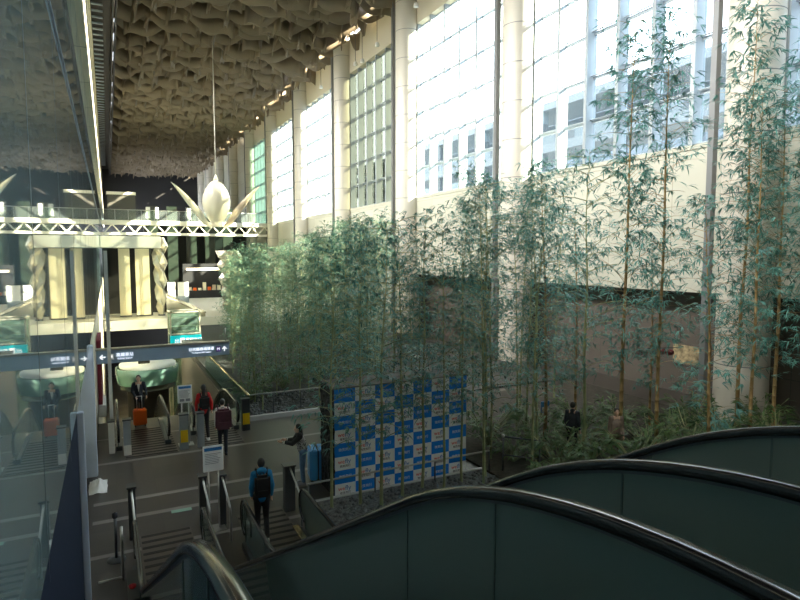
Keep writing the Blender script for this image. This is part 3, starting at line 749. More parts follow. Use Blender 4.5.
# ------------------------------------------------------------------ planters and kerbs
def bed(nm, label, x0, y0, x1, y1, mat, seed):
    random.seed(seed); b = MB(); b.box((x0, y0, 0), (x1, y1, .06)); o = b.build(nm, mat); tag(o, label, 'planting bed', kind='stuff'); return o
bed('gravel_bed', 'grey gravel bed between the near escalator and the backdrop box', 4.0, 6.0, 8.9, 12.75, 'gravel', 1)
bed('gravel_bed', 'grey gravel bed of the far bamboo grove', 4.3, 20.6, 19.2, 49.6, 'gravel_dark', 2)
bed('soil_bed', 'dark planting soil under the tall bamboo on the right', 9.0, 3.0, 19.2, 19.9, 'soil', 3)
def stones(label, x0, y0, x1, y1, n, seed):
    random.seed(seed); b = MB()
    for _ in range(n):
        x, y = random.uniform(x0, x1), random.uniform(y0, y1); r = random.uniform(.04, .09)
        b.ball((x, y, .06 + r*.3), (r, r*random.uniform(.7, 1.2), r*.6), 6, 4)
    o = b.build('gravel_stones', 'gravel'); tag(o, label, 'gravel', kind='stuff')
stones('loose grey pebbles lying on the near gravel bed', 4.1, 9.0, 8.8, 12.6, 900, 5)
stones('loose grey pebbles lying on the far gravel bed', 4.5, 20.8, 12, 24, 900, 6)
kb = thing('kerb', 'pale kerb along the front of the far gravel bed', 'kerb', (4.1, 20.5, 0)); b = MB(); b.box((0, -.08, 0), (5.2, .08, .14)); b.build('stone', 'kerb', kb)
kb = thing('kerb', 'pale kerb running in front of the blue and white backdrop', 'kerb', (3.95, 12.8, 0)); b = MB(); b.box((0, -.05, 0), (5.0, .05, .08)); b.build('stone', 'kerb', kb)
def railing(label, x0, x1, y, z, n):
    t = thing('railing', label, 'railing', (x0, y, 0)); L = x1 - x0
    b = MB(); b.tube([(0, 0, z), (L, 0, z)], .025, 8); b.build('top_rail', 'steel', t)
    for i in range(n):
        b = MB(); b.tube([(i*L/(n-1), 0, 0), (i*L/(n-1), 0, z)], .02, 8); b.build('post', 'dark_steel', t)
railing('steel tube railing in front of the blue and white backdrop', 3.95, 9.0, 12.55, .62, 4)
railing('thin steel railing along the front of the far gravel bed', 4.2, 9.4, 20.75, .85, 6)
t = thing('railing', 'short dark railing with a bright end cap right of the backdrop box', 'railing', (9.35, 12.4, 0))
b = MB(); b.tube([(0, 0, 1.0), (.75, -.6, .95)], .025, 8); b.tube([(0, 0, .5), (.75, -.6, .45)], .018, 8); b.build('rails', 'dark_steel', t)
for q in (0, 1):
    b = MB(); b.tube([(.75 * q, -.6 * q, 0), (.75 * q, -.6 * q, 1.0 - .05 * q)], .022, 8); b.build('post', 'dark_steel', t)
b = MB(); b.ball((0, 0, 1.02), .045); b.build('end_cap', 'white', t)
def void_rail(label, x, y0, y1):
    t = thing('glass_railing', label, 'railing', (x, y0, 0))
    b = MB(); b.tube([(0, 0, 1.02), (0, y1-y0, 1.02)], .035, 8); b.build('handrail', 'gold_steel', t)
    b = MB(); b.box((-.008, 0, .05), (.008, y1-y0, .98)); b.build('glass', 'rail_glass', t)
void_rail('glass railing with brass handrail beside the far right escalator', 4.2, 20.0, 30.0)

# ------------------------------------------------------------------ backdrop box
bx = thing('backdrop_box', 'photo backdrop box chequered in blue and white squares among the bamboo', 'backdrop', (4.72, 12.88, 0))
b = MB(); b.box((0, .02, 0), (3.75, 1.0, 2.67)); b.build('frame', 'box_black', bx)
b = MB(); b.box((-.02, 0, 2.67), (3.77, 1.02, 2.70)); b.build('top_board', 'box_top', bx)
b = MB(); nx, nz = 7, 8; cw, ch = 3.75/nx, 2.67/nz; wh = []; blu = []
for i in range(nx):
    for j in range(nz):
        row = nz - 1 - j; isw = (i + row) % 2 == 1
        b.add([(i*cw, 0, j*ch), ((i+1)*cw, 0, j*ch), ((i+1)*cw, 0, (j+1)*ch), (i*cw, 0, (j+1)*ch)], [(0, 1, 2, 3)], 1 if isw else 0)
        (wh if isw else blu).append(((i+.5)*cw, -.002, (j+.5)*ch))
for v in [0]: b.box((0, .002, 0), (3.75, .02, 2.67), 0)
cf = b.build('chequered_front', ['tile_blue', 'tile_white'], bx)
text_mesh('red_lettering', 'we', .15, 'ink_red', cf, (-.10, 0, .04), depth=.001, many=wh)
text_mesh('blue_lettering', 'fly', .17, 'ink_blue', cf, (.07, 0, .04), depth=.001, many=wh)
text_mesh('black_lettering', '微笑飛行', .07, 'ink', cf, (0, 0, -.075), depth=.001, many=wh)
text_mesh('white_lettering', '微笑飛行', .085, 'tile_white', cf, (0, 0, 0), depth=.001, many=blu)
random.seed(12); b = MB()
for _ in range(120):
    b.ball((-.01, random.uniform(.05, .95), random.uniform(.1, 2.6)), (.03, random.uniform(.05, .12), random.uniform(.05, .12)), 6, 4)
b.build('ivy_side', 'box_black', bx)

# ------------------------------------------------------------------ bamboo
def leaf(b, p, d, L, w):
    d = d.normalized(); s_ = d.cross(Vector((0, 0, 1)))
    if s_.length < .05: s_ = Vector((1, 0, 0))
    s_.normalize(); s_ = (s_ + Vector((0, 0, random.uniform(-.5, .5)))).normalized()
    q = p + d * L * .3; r_ = p + d * L * .65 - Vector((0, 0, L * .08)); e = p + d * L - Vector((0, 0, L * .26))
    b.add([p, q + s_*w*.5, q - s_*w*.5, r_ + s_*w*.42, r_ - s_*w*.42, e], [(0, 2, 1), (1, 2, 4, 3), (3, 4, 5)])
def make_bamboo(name, H, r, bare, leafL, nb, spread, seed, stem, lmat, label, cat='bamboo', group=None, hang=.9):
    random.seed(seed); t = thing(name, label, cat, (0, 0, 0), 0, group)
    lean = Vector((random.uniform(-1, 1), random.uniform(-1, 1), 0)) * .035 * H; path = []; rs = []
    n = int(H / .33)
    for i in range(n + 1):
        u = i / n; path.append(Vector((lean.x * u * u, lean.y * u * u, H * u)) + Vector((noise.noise((u*3, seed, 0)), noise.noise((u*3, seed, 9)), 0)) * .08); rs.append(max(.004, r * (1 - u) ** .8))
    b = MB(); P = []; RR = []
    for i, p in enumerate(path):
        P += [p - Vector((0, 0, .015)), p, p + Vector((0, 0, .015))]; RR += [rs[i], rs[i] * 1.22, rs[i] * .98]
    P[0] = path[0] - Vector((0, 0, 0.02)); b.tube(P, r, 7, rs=RR); b.build('culm', stem, t)
    lv = MB(); tw = MB()
    for k in range(nb):
        u = bare + (1 - bare) * ((k + random.random()) / nb) ** .9; z = u * H
        i = min(n - 1, int(u * n)); p0 = path[i].lerp(path[i+1], u * n - i)
        a = random.uniform(0, 2*math.pi); prof = math.sin(math.pi * min(1, (u - bare) / (1 - bare) * .85 + .12)) ** .6
        L = spread * random.uniform(.45, 1.0) * (.35 + .65 * prof); el = random.uniform(.25, .9)
        d = Vector((math.cos(a) * math.cos(el), math.sin(a) * math.cos(el), math.sin(el)))
        pts = [p0]
        for q in range(1, 5): pts.append(p0 + d * L * q / 4 - Vector((0, 0, L * .28 * (q / 4) ** 2)))
        tw.tube(pts, .006, 4, rs=[.009, .007, .006, .004, .003], cap=False)
        for q in range(1, 5):
            for side in range(random.choice((1, 2))):
                c = pts[q] + Vector((random.uniform(-1, 1), random.uniform(-1, 1), random.uniform(-.6, .6))) * .16 * spread
                base_a = a + random.uniform(-1.1, 1.1); ax = Vector((math.cos(base_a), math.sin(base_a), random.uniform(-.35, .25)))
                for m in range(random.randint(4, 7)):
                    dd = ax + Vector((random.uniform(-hang, hang), random.uniform(-hang, hang), random.uniform(-.55, .35)))
                    leaf(lv, c, dd, leafL * random.uniform(.6, 1.15), leafL * .115)
    lv.build('foliage', lmat, t); tw.build('twigs', stem, t)
    return t
G_left = 'thin green bamboos of the far grove at the left'
G_mid = 'slender bamboos standing around the backdrop box'
G_right = 'tall bamboos on the right'
protoF = [make_bamboo('bamboo', H, .032, .10, .17, nb, 1.35, 20+i, 'stem_green', 'leaf_far', 'thin green bamboo in the dense grove behind the kerb, left of the backdrop box', group=G_left) for i, (H, nb) in enumerate(((6.2, 60), (6.6, 66), (7.2, 72), (7.9, 74), (6.8, 64)))]
protoM = [make_bamboo('bamboo', H, .038, .24, .19, nb, 1.5, 40+i, 'stem_green', 'leaf', 'slender bamboo with yellow-green stem near the chequered backdrop box', group=G_mid) for i, (H, nb) in enumerate(((5.6, 40), (6.4, 46), (7.4, 56), (8.4, 62)))]
protoR = [make_bamboo('bamboo', H, .065, .20, .30, nb, 1.7, 60+i, 'stem_brown', 'leaf', 'tall brown-stemmed bamboo in the soil bed before the nearest round column', group=G_right) for i, (H, nb) in enumerate(((12.4, 104), (13.2, 112), (9.0, 66), (11.0, 90)))]
used = set()
TOP = [(225, 262), (240, 252), (300, 243), (345, 224), (400, 228), (450, 224), (480, 195), (505, 150), (520, 185), (550, 168), (580, 168), (640, 150)]
def fit_height(x, y, H):
    """grove heights fall off toward the far left end of the hall"""
    d = x * .449 + y * .893; px = 400 + 580 * (x * .893 - y * .449) / d
    yt = TOP[0][1] if px < TOP[0][0] else TOP[-1][1]
    for (a, p_), (b_, q_) in zip(TOP, TOP[1:]):
        if a <= px <= b_: yt = p_ + (q_ - p_) * (px - a) / (b_ - a)
    return max(.6, min(1.35, (5.9 + (254 - yt) / 580 * d) / H * random.uniform(.90, 1.06)))
HT = {}
def put(ps, i, x, y, label, group, sc=1.0, dz=.05):
    if ps is not protoR: i = i % len(ps); sc = fit_height(x, y, (6.2, 6.6, 7.2, 7.9, 6.8)[i] if ps is protoF else (5.6, 6.4, 7.4, 8.4)[i])
    p = ps[i % len(ps)]; key = p.name; rz = random.uniform(0, 6.28)
    if key in used: return dup(p, (x, y, dz), rz, label, group, sc)
    used.add(key); p.location = (x, y, dz); p.rotation_euler = (0, 0, rz); p['label'] = label; p['group'] = group; p.scale = (sc,)*3; return p
ORD += ['thirteenth', 'fourteenth', 'fifteenth', 'sixteenth', 'seventeenth', 'eighteenth']
def by_view(seq):
    """left-to-right order as seen by the camera"""
    return sorted(seq, key=lambda q: math.atan2(q[0], q[1]))
random.seed(77)
L1 = 'thin green bamboo in the dense grove behind the far kerb'
pts = []; tries = 0
while len(pts) < 88 and tries < 6000:
    tries += 1
    y = 21.3 + 27 * random.random() ** 1.5; x = max(4.8, .182 * y) + (3.8 + (y - 19) * .46) * random.random() ** 1.35
    if x > 19: continue
    if all((x-a)**2 + (y-b_)**2 > .62 for a, b_ in pts): pts.append((x, y))
pts = by_view(pts); nf = 0
for i, (x, y) in enumerate(pts):
    lab = L1
    if y < 22.6 and nf < 14: lab = 'thin green bamboo in the front row just behind the far kerb, %s from the left' % ORD[nf]; nf += 1
    put(protoF, random.randrange(5), x, y, lab, G_left, random.uniform(.88, 1.08))
L2 = 'slender bamboo with yellow-green stem standing in the gravel before the chequered backdrop'
for i, (x, y, k, s_) in enumerate(by_view(((5.1, 12.2, 0, .92), (5.5, 11.9, 0, .85), (6.15, 12.1, 1, .95), (6.8, 12.3, 1, 1), (7.25, 12.0, 2, .95), (7.9, 12.2, 2, 1), (8.3, 11.8, 3, .9), (8.7, 12.3, 1, 1)))):
    put(protoM, k, x, y, 'slender bamboo in the gravel before the chequered backdrop, %s from the left' % ORD[i], G_mid, s_)
put(protoM, 0, 4.42, 12.3, 'slim bare-stemmed bamboo by the rail at the left corner of the backdrop', None, .8)
for i, (x, y, k, s_) in enumerate(by_view(((5.4, 14.6, 0, .9), (6.3, 15.0, 1, 1), (7.2, 14.7, 2, .95), (8.3, 15.2, 3, .95), (9.2, 14.4, 3, 1), (8.9, 16.8, 2, 1), (7.4, 17.0, 1, 1)))):
    put(protoM, k, x, y, 'slender bamboo rising behind the chequered backdrop box, %s from the left' % ORD[i], 'bamboos behind the backdrop box', s_, .0)
L3 = 'bamboo in the crowded clump between the backdrop box and the near right escalator glass'
for i, (x, y, k, s_) in enumerate(by_view(((9.6, 13.3, 3, 1.0), (10.2, 14.4, 3, 1.08), (9.5, 11.4, 2, .95), (10.4, 12.3, 2, 1), (11.1, 13.6, 3, .92), (11.4, 11.6, 1, 1.1), (10.8, 16.0, 3, 1), (12.0, 15.2, 3, 1), (12.3, 17.6, 3, 1), (13.4, 16.8, 3, .95), (16.1, 18.0, 3, .95)))):
    put(protoM, k, x, y, 'bamboo in the crowded clump right of the backdrop box, %s from the left' % ORD[i], 'crowded bamboo clump right of the backdrop box', s_)
R_ = [(13.0, 11.75, 0, .98, 'tall bamboo with a straight brown stem, left of the two stems before the recess'),
      (14.2, 11.5, 1, .95, 'tall bamboo with a pale brown stem, right of the two stems before the recess'),
      (18.3, 11.75, 1, 1.04, 'tall brown-stemmed bamboo passing right in front of the nearest round column'),
      (12.0, 13.8, 2, .95, 'medium brown-stemmed bamboo left of the two tall stems before the recess')]
for x, y, k, s_, lab in R_: put(protoR, k, x, y, lab, None, s_)
L4 = 'bamboo of the dense right-hand stand before the nearest round column'
for i, (x, y, k, s_) in enumerate(by_view(((13.1, 9.1, 2, .80), (16.9, 10.4, 3, .95), (17.4, 8.9, 1, .95), (18.7, 9.5, 0, 1.0), (16.0, 7.6, 3, .95), (18.3, 7.4, 1, .95), (16.2, 13.4, 2, .70), (14.2, 14.8, 2, .80), (18.9, 10.9, 3, 1.0)))):
    put(protoR, k, x, y, 'brown-stemmed bamboo of the dense right-hand stand, %s from the left' % ORD[i], G_right, s_)
for p in protoF + protoM + protoR:
    if p.name not in used:
        for c in list(p.children): bpy.data.objects.remove(c)
        bpy.data.objects.remove(p)

# low leafy shrubs
def make_shrub(seed, n, h, w, label):
    random.seed(seed); t = thing('leafy_shrub', label, 'shrub', (0, 0, 0)); b = MB(); s2 = MB()
    for _ in range(n):
        a = random.uniform(0, 6.28); r = w * random.random() ** .6; hh = h * random.uniform(.4, 1)
        p = Vector((math.cos(a)*r, math.sin(a)*r, hh)); s2.tube([(0, 0, 0), p * .5 + Vector((0, 0, hh*.15)), p], .006, 4, cap=False)
        for m in range(6):
            leaf(b, p * random.uniform(.7, 1), Vector((math.cos(a + random.uniform(-1, 1)), math.sin(a + random.uniform(-1, 1)), random.uniform(-.3, .7))), random.uniform(.18, .34), .05)
    b.build('leaves', 'shrub', t); s2.build('stalks', 'stem_green', t); return t
shr = make_shrub(5, 46, .95, .75, 'low leafy shrub'); first = True
random.seed(9)
for (x, y, s_, lab) in ((17.3, 12.6, 1.2, 'bright leafy shrub at the foot of the nearest round column'), (18.9, 11.3, 1.3, 'leafy shrub right of the nearest round column, above the last handrail'),
        (15.8, 12.4, 1.1, 'low shrub left of the nearest round column'), (14.6, 13.4, 1.2, 'low shrub below the small poster in the recess'), (12.4, 12.6, 1.1, 'low shrub beside the straight brown bamboo stem'),
        (11.2, 12.8, 1.0, 'low shrub in the clump right of the backdrop box'), (10.0, 12.8, .9, 'low shrub by the right end of the backdrop box'), (9.4, 10.4, 1.0, 'low shrub at the end of the steel tube railing'),
        (17.5, 10.0, 1.2, 'low shrub just above the third handrail'), (4.9, 23.0, 1.1, 'low shrub behind the far kerb at its left end'), (6.6, 24.5, 1.2, 'low shrub within the far grove near the suitcase woman'), (8.6, 25.5, 1.2, 'low shrub within the far grove behind the backdrop'),
        (12.3, 10.5, 1.3, 'low shrub directly before the beige-coated person'), (11.4, 11.4, 1.25, 'low shrub before the person in dark clothes'), (10.6, 11.6, 1.2, 'low shrub left of the person in dark clothes, nearest the escalator glass'),
        (13.6, 11.2, 1.3, 'low shrub between the two tall straight bamboo stems'), (14.9, 10.9, 1.3, 'low shrub above the arch of the third handrail'), (13.2, 13.6, 1.3, 'low shrub behind the beige-coated person'),
        (16.4, 11.2, 1.35, 'low shrub left of the stem before the nearest round column'), (11.9, 14.4, 1.3, 'low shrub by the small blue and white notice'), (10.2, 14.3, 1.3, 'low shrub behind the right corner of the backdrop box')):
    if first: shr.location = (x, y, .05); shr.scale = (s_,)*3; shr['label'] = lab; first = False
    else: dup(shr, (x, y, .05), random.uniform(0, 6), lab, None, s_)

# things glimpsed between the bamboo
ps = thing('wall_poster', 'small framed brown poster in the recess left of the nearest round column', 'poster', (21.68, 16.0, 1.2))
b = MB(); b.box((-.05, -.9, 0), (0, .9, .95)); b.build('frame', 'recess', ps); b = MB(); b.box((-.07, -.8, .08), (-.05, .8, .87)); b.build('print', principled('muted_print', (.30, .24, .14), .6, vary=.6, vscale=6), ps)
rl = thing('string_lanterns', 'row of small dark red lanterns hanging in the recess above the poster', 'lanterns', (17.5, 14.6, 2.35))
for q in range(5): b = MB(); b.ball((q * .28 - .5, -.1*q, .03*(q % 2)), (.13, .13, .11), 10, 8); b.build('lantern', principled('dark_red_paper', (.12, .012, .012), .6), rl)
b = MB(); b.tube([(-.8, 0, .16), (1.0, -.5, .16)], .012, 6); b.build('string', 'ink', rl)
b = MB(); b.tube([(-.8, 0, .16), (-.8, 0, 2.0)], .008, 5); b.tube([(1.0, -.5, .16), (1.0, -.5, 2.0)], .008, 5); b.build('cord', 'ink', rl)
sn = thing('notice_stand', 'small blue and white notice standing among bamboo right of the backdrop box', 'notice board', (12.35, 14.2, 0))
b = MB(); b.box((-.16, 0, .85), (.16, .03, 1.2)); b.build('board', 'ink_blue', sn); b = MB(); b.box((-.14, -.004, .87), (.14, 0, 1.03)); b.build('lower_print', 'tile_white', sn); b = MB(); b.tube([(0, .02, 0), (0, .02, .9)], .015, 6); b.build('post', 'steel', sn)

# hanging spot lamps by the window header
random.seed(6)
for i, (y, z, lab) in enumerate(((36.5, 22.9, 'small hanging lamp left of the third column head, upper one'), (43.0, 22.3, 'small hanging lamp before the header of the grey-green window, right one'), (46.0, 21.9, 'small hanging lamp before the header of the grey-green window, middle one'), (47.5, 22.1, 'small hanging lamp before the header of the grey-green window, left one'), (56.5, 22.4, 'small hanging lamp before the header of the first blue-white window'))):
    t = thing('hanging_lamp', lab, 'lamp', (19.6, y, z))
    b = MB(); b.tube([(0, 0, .2), (0, 0, 26.2 - z)], .025, 6); b.build('rod', 'dark_steel', t)
    b = MB(); b.lathe([(.03, .3), (.16, .2), (.18, -.05), (.02, -.08)], 14); b.build('shade', 'white', t)

# ------------------------------------------------------------------ people
def remesh(mb, name, mat, parent, vox, smooth=6):
    o = mb.build(name, mat, parent); dg0 = o.modifiers.new('r', 'REMESH'); dg0.mode = 'VOXEL'; dg0.voxel_size = vox
    sm = o.modifiers.new('s', 'SMOOTH'); sm.factor = .5; sm.iterations = smooth
    bpy.context.view_layer.update()
    dg = bpy.context.evaluated_depsgraph_get(); me = bpy.data.meshes.new_from_object(o.evaluated_get(dg))
    o.modifiers.clear(); old = o.data; o.data = me; me.polygons.foreach_set('use_smooth', [True]*len(me.polygons)); bpy.data.meshes.remove(old)
    return o
def person(label, loc, rz, h, pose, top, bottom, shoe='ink', hair='short', female=False, topmat2=None, cap=None, open_front=False):
    """local: facing +y. pose: dict of joint positions for a 1.7 m figure"""
    t = thing('person', label, 'person', loc, rz); t.scale = (h / 1.7 * .9, h / 1.7 * .92, h / 1.7)
    V = Vector; sw = .155 if female else .172
    lean = V(pose.get('lean', (0, 0, 0)))
    J = dict(hipL=V((-.09, 0, .90)), hipR=V((.09, 0, .90)), kneeL=V((-.1, .02, .48)), kneeR=V((.1, .02, .48)), ankL=V((-.1, 0, .09)), ankR=V((.1, 0, .09)),
             chest=V((0, 0, 1.22)) + lean * .7, neck=V((0, -.01, 1.42)) + lean, head=V((0, .02, 1.575)) + lean * 1.2,
             shL=V((-sw, 0, 1.38)) + lean, shR=V((sw, 0, 1.38)) + lean,
             elL=V((-.215, -.02, 1.11)) + lean, elR=V((.215, -.02, 1.11)) + lean, wrL=V((-.22, .08, .87)) + lean * .5, wrR=V((.22, .08, .87)) + lean * .5)
    for k_, v in pose.items():
        if k_ in J: J[k_] = V(v)
    hipc = (J['hipL'] + J['hipR']) / 2
    b = MB()
    hd = J['head']
    b.ball(hd, (.076, .095, .112), 16, 12); b.ball(hd + V((0, .03, -.06)), (.055, .062, .055), 12, 8)
    b.cap(hd + V((0, .092, .0)), hd + V((0, .108, -.03)), .009, .014); b.ball(hd + V((0, .088, -.062)), (.024, .01, .007)); 
    for s_ in (-1, 1): b.ball(hd + V((s_*.078, 0, -.01)), (.012, .022, .032)); b.ball(hd + V((s_*.032, .082, .012)), (.016, .01, .010))
    b.cap(J['neck'] - V((0, 0, .05)), hd - V((0, .01, .08)), .055, .05)
    b.cap(J['chest'], hipc + V((0, 0, .08)), .125, .12); b.cap(J['shL'] * .75 + J['shR'] * .25, J['shR'] * .75 + J['shL'] * .25, .075, .075)
    for s_ in 'LR':
        b.cap(J['sh'+s_], J['el'+s_], .048, .038); b.cap(J['el'+s_], J['wr'+s_], .037, .026)
        b.cap(J['hip'+s_], J['knee'+s_], .082, .055); b.cap(J['knee'+s_], J['ank'+s_], .054, .036)
        b.cap(J['ank'+s_] - V((0, .03, .04)), J['ank'+s_] + V((0, .13, -.055)), .035, .026)
        sgn = -1 if s_ == 'L' else 1
        fa = (J['wr'+s_] - J['el'+s_]).normalized(); w = J['wr'+s_]; side = fa.cross(V((sgn, 0, 0))); 
        if side.length < .1: side = V((0, 1, 0))
        side.normalize(); pal = w + fa * .075
        b.cap(w + fa*.02, pal, .026, .03)
        nrm = fa.cross(side).normalized()
        for q, fl in enumerate((.060, .072, .066, .050)):
            o0 = pal + side * (.028 - q * .018); o1 = o0 + fa * fl * .55 + nrm * .008 * -sgn; o2 = o1 + fa * fl * .4 + nrm * .028 * -sgn
            b.cap(o0, o1, .0095, .009, 6); b.cap(o1, o2, .009, .008, 6)
        th0 = w + fa * .03 + side * .022; th1 = th0 + (side * .8 + fa * .6).normalized() * .04; b.cap(th0, th1, .011, .0095, 6); b.cap(th1, th1 + fa * .03, .0095, .008, 6)
    remesh(b, 'body', 'skin', t, .011, 3)
    # jacket
    c = MB(); c.cap(J['chest'], hipc + V((0, 0, .03)), .150, .148); c.ball(J['chest'], (.168, .125, .2)); c.ball(hipc + V((0, 0, .1)), (.155, .125, .16))
    c.cap(J['shL'], J['shR'], .072, .072); c.cap(J['neck'] - V((0, .0, .05)), J['neck'] + V((0, -.01, .02)), .085, .07)
    for s_ in 'LR':
        c.cap(J['sh'+s_], J['el'+s_], .070, .056); c.cap(J['el'+s_], J['el'+s_].lerp(J['wr'+s_], .92), .055, .042)
    remesh(c, 'jacket', top, t, .014, 5)
    p = MB(); p.cap(J['hipL'], J['hipR'], .115, .115); p.ball(hipc + V((0, 0, .02)), (.16, .125, .12))
    for s_ in 'LR': p.cap(J['hip'+s_], J['knee'+s_], .098, .068); p.cap(J['knee'+s_], J['ank'+s_] + V((0, 0, .02)), .067, .056)
    remesh(p, 'trousers', bottom, t, .014, 5)
    for s_ in 'LR':
        s2 = MB(); a = J['ank'+s_]; s2.cap(a + V((0, -.03, -.045)), a + V((0, .14, -.055)), .045, .036); s2.box((a.x-.042, a.y-.08, a.z-.09), (a.x+.042, a.y+.18, a.z-.065)); remesh(s2, 'shoe', shoe, t, .01, 2)
    hh = MB(); hh.ball(hd + V((0, -.018, .025)), (.088, .098, .105), 16, 12)
    if hair == 'long':
        hh.cap(hd + V((0, -.06, 0)), hd + V((0, -.10, -.22)), .075, .06); hh.cap(hd + V((0, -.10, -.2)), hd + V((0, -.13, -.36)), .062, .03)
    remesh(hh, 'hair', 'hair', t, .014, 3)
    # keep the face clear of hair: hair sits behind and above
    return t
CL = {}
for n_, c_ in (('blue_jacket', (.01, .20, .46)), ('black_cloth', (.012, .012, .014)), ('red_jacket', (.60, .015, .02)), ('burgundy', (.10, .035, .055)), ('denim', (.10, .20, .36)), ('navy_suit', (.015, .02, .035)), ('white_shirt', (.75, .72, .70)), ('pale_red', (.7, .25, .25)), ('grey_trousers', (.03, .035, .05)), ('beige_coat', (.22, .165, .13)), ('print_top', (.25, .25, .24)), ('brown_coat', (.10, .045, .03))):
    M[n_] = principled(n_, c_, .75, vary=.15, vscale=9, bump=.2, bscale=25)
mzz = M['print_top']; nt = mzz.node_tree   # black and white print
vo = nt.nodes.new('ShaderNodeTexVoronoi'); vo.inputs['Scale'].default_value = 28; rr = nt.nodes.new('ShaderNodeValToRGB'); rr.color_ramp.elements[0].color = (.02, .02, .02, 1); rr.color_ramp.elements[1].color = (.7, .7, .68, 1); rr.color_ramp.elements[0].position = .3; rr.color_ramp.elements[1].position = .5
tcn = nt.nodes.new('ShaderNodeTexCoord'); nt.links.new(tcn.outputs['Object'], vo.inputs['Vector']); nt.links.new(vo.outputs['Distance'], rr.inputs[0]); nt.links.new(rr.outputs[0], nt.nodes['Principled BSDF'].inputs['Base Color'])

blue = person('man in a bright blue hooded jacket walking away past the near escalator', (2.66, 11.62, .02), R(-8), 1.72,
       dict(kneeL=(-.09, .10, .50), ankL=(-.08, .12, .09), kneeR=(.09, .02, .47), ankR=(.09, -.20, .12), elL=(-.23, -.03, 1.12), wrL=(-.21, .10, .90), elR=(.23, -.04, 1.12), wrR=(.22, .07, .88)), 'blue_jacket', 'black_cloth', 'white')
hb_ = MB(); hb_.ball((0, -.1, 1.46), (.12, .07, .08), 14, 10); hb_.build('hood', 'blue_jacket', blue)
red = person('traveller in a red jacket with long dark hair walking onto the far right escalator', (2.55, 18.9, .02), R(2), 1.78,
       dict(kneeL=(-.1, .05, .49), ankL=(-.11, .06, .09), kneeR=(.1, .0, .48), ankR=(.11, -.12, .1), elL=(-.24, -.02, 1.12), wrL=(-.23, .07, .88), elR=(.25, -.02, 1.14), wrR=(.26, .02, .9)), 'red_jacket', 'black_cloth', 'white', 'long', True)
bur = person('traveller in a pale shirt carrying a burgundy backpack, seen from behind', (2.85, 17.25, 0), R(-4), 1.68,
       dict(kneeL=(-.09, .07, .49), ankL=(-.08, -.02, .09), kneeR=(.08, .0, .48), ankR=(.08, -.05, .1), elR=(.23, 0, 1.13)), 'white_shirt', 'grey_trousers', 'ink')
wom = person('woman with black hair leaning and stretching her arm beside the blue suitcase', (4.3, 14.1, 0), R(80), 1.62,
       dict(lean=(0, .10, -.03), wrL=(-.20, .60, 1.26), elL=(-.22, .32, 1.20), elR=(.22, .22, 1.18), wrR=(.15, .45, 1.22)), 'print_top', 'denim', 'ink_grey', 'long', True)
sl_ = MB()
for s_, P_ in (('L', [(-.175, .10, 1.35), (-.22, .32, 1.20), (-.205, .52, 1.245)]), ('R', [(.175, .10, 1.35), (.22, .22, 1.18), (.16, .40, 1.21)])):
    sl_.cap(P_[0], P_[1], .082, .068); sl_.cap(P_[1], P_[2], .066, .05)
sl_.cap((-.17, .1, 1.36), (.17, .1, 1.36), .09, .09); remesh(sl_, 'black_cardigan', 'black_cloth', wom, .014, 4)
man = person('man in a dark suit facing the camera behind the orange suitcase', (.82, 22.2, -.1), R(176), 1.76,
       dict(wrR=(.10, .28, .98), elR=(.23, .03, 1.13), elL=(-.24, -.02, 1.13), wrL=(-.26, .12, .98)), 'navy_suit', 'black_cloth', 'ink')
fw_ = MB(); fw_.add([(-.05, .155, 1.40), (.05, .155, 1.40), (0, .165, 1.12)], [(0, 1, 2)]); fw_.build('shirt_front', 'white_shirt', man)
bei = person('person in a beige coat half hidden among the bamboo beyond the escalators', (12.45, 11.4, .06), R(150), 1.6, {}, 'beige_coat', 'beige_coat', 'ink', 'short')
drk = person('person in dark clothes half hidden in the bamboo, left of the beige-coated one', (11.7, 12.3, .06), R(-60), 1.65, {}, 'grey_trousers', 'black_cloth', 'ink', 'short')

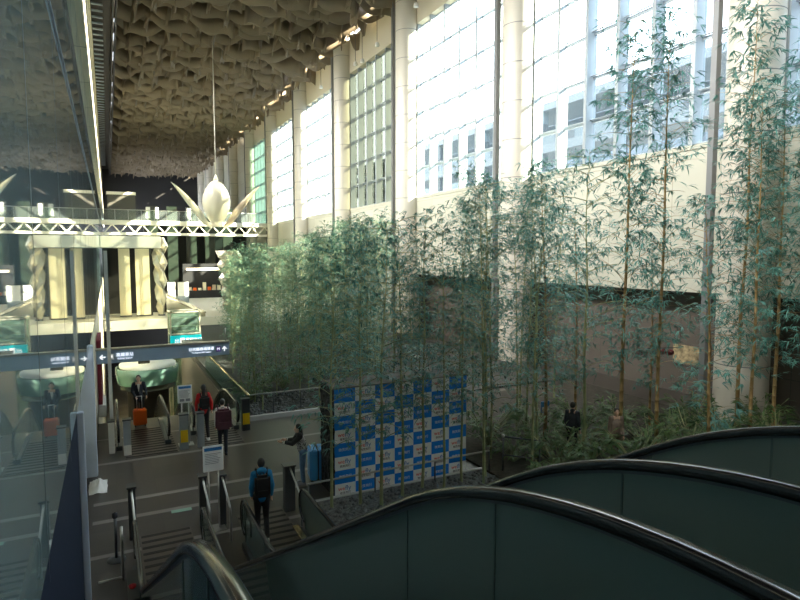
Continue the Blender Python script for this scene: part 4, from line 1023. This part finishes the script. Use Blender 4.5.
def backpack(label, loc, rz, mat, w=.31, h=.46, d=.16, sc=1, strap=True):
    t = thing('backpack', label, 'backpack', loc, rz)
    b = MB(); b.box((-w/2, -d, 0), (w/2, 0, h)); b.build('bag', mat, t, bevel=.055)
    b = MB(); b.box((-w*.38, -d-.045, .03), (w*.38, -d+.02, h*.45)); b.build('front_pocket', mat, t, bevel=.03)
    for s_ in (-1, 1):
        b = MB(); b.tube([(s_*w*.30, -.02, h-.05), (s_*w*.33, .05, h+.07), (s_*w*.36, .14, h+.07), (s_*w*.40, .22, h-.08), (s_*w*.42, .20, h*.45), (s_*w*.46, .03, .08)], .018, 6); b.build('strap', mat, t)
    b = MB(); b.tube([(-.03, -.04, h-.02), (-.03, -.04, h+.03), (.03, -.04, h+.03), (.03, -.04, h-.02)], .008, 6); b.build('grab_loop', mat, t)
    return t
backpack('black backpack on the back of the man in the blue jacket', (2.645, 11.49, 1.0), R(-8), 'black_cloth')
backpack('black backpack worn over the red jacket', (2.55, 18.74, 1.06), R(2), 'black_cloth', .30, .42)
backpack('large burgundy backpack worn by the traveller behind the red jacket', (2.84, 17.10, .84), R(-4), 'burgundy', .44, .60, .2)
wa = MB()
def suitcase(label, loc, rz, mat, w, d, h, hh, sc=1):
    t = thing('suitcase', label, 'suitcase', loc, rz)
    b = MB(); b.box((-w/2, -d/2, .06), (w/2, -.01, h)); b.box((-w/2, .01, .06), (w/2, d/2, h)); b.build('shell', mat, t, bevel=.03)
    b = MB(); b.box((-w/2+.01, -.012, .07), (w/2-.01, .012, h-.01)); b.build('zip_band', 'ink', t)
    for sx in (-1, 1):
        for sy in (-1, 1):
            b = MB(); b.tube([(sx*(w/2-.05)-.012, sy*(d/2-.05), .03), (sx*(w/2-.05)+.012, sy*(d/2-.05), .03)], .03, 12); b.box((sx*(w/2-.05)-.02, sy*(d/2-.05)-.01, .03), (sx*(w/2-.05)+.02, sy*(d/2-.05)+.01, .07)); b.build('wheel', 'ink', t)
    b = MB(); 
    for sx in (-.08, .08): b.tube([(sx, d/2-.04, h-.01), (sx, d/2-.04, h+hh)], .009, 6)
    b.tube([(-.09, d/2-.04, h+hh), (.09, d/2-.04, h+hh)], .016, 8); b.build('handle', 'steel', t)
    b = MB(); b.tube([(-.09, 0, h-.005), (-.07, 0, h+.025), (.07, 0, h+.025), (.09, 0, h-.005)], .01, 6); b.build('grip', 'ink', t)
    return t
suitcase('bright orange cabin suitcase standing before the suited man', (.80, 21.4, .02), R(2), 'orange', .42, .26, .60, .42)
suitcase('large sky-blue suitcase with a black zip band beside the leaning woman', (4.72, 14.25, 0), R(80), 'case_blue', .55, .42, .86, .05)
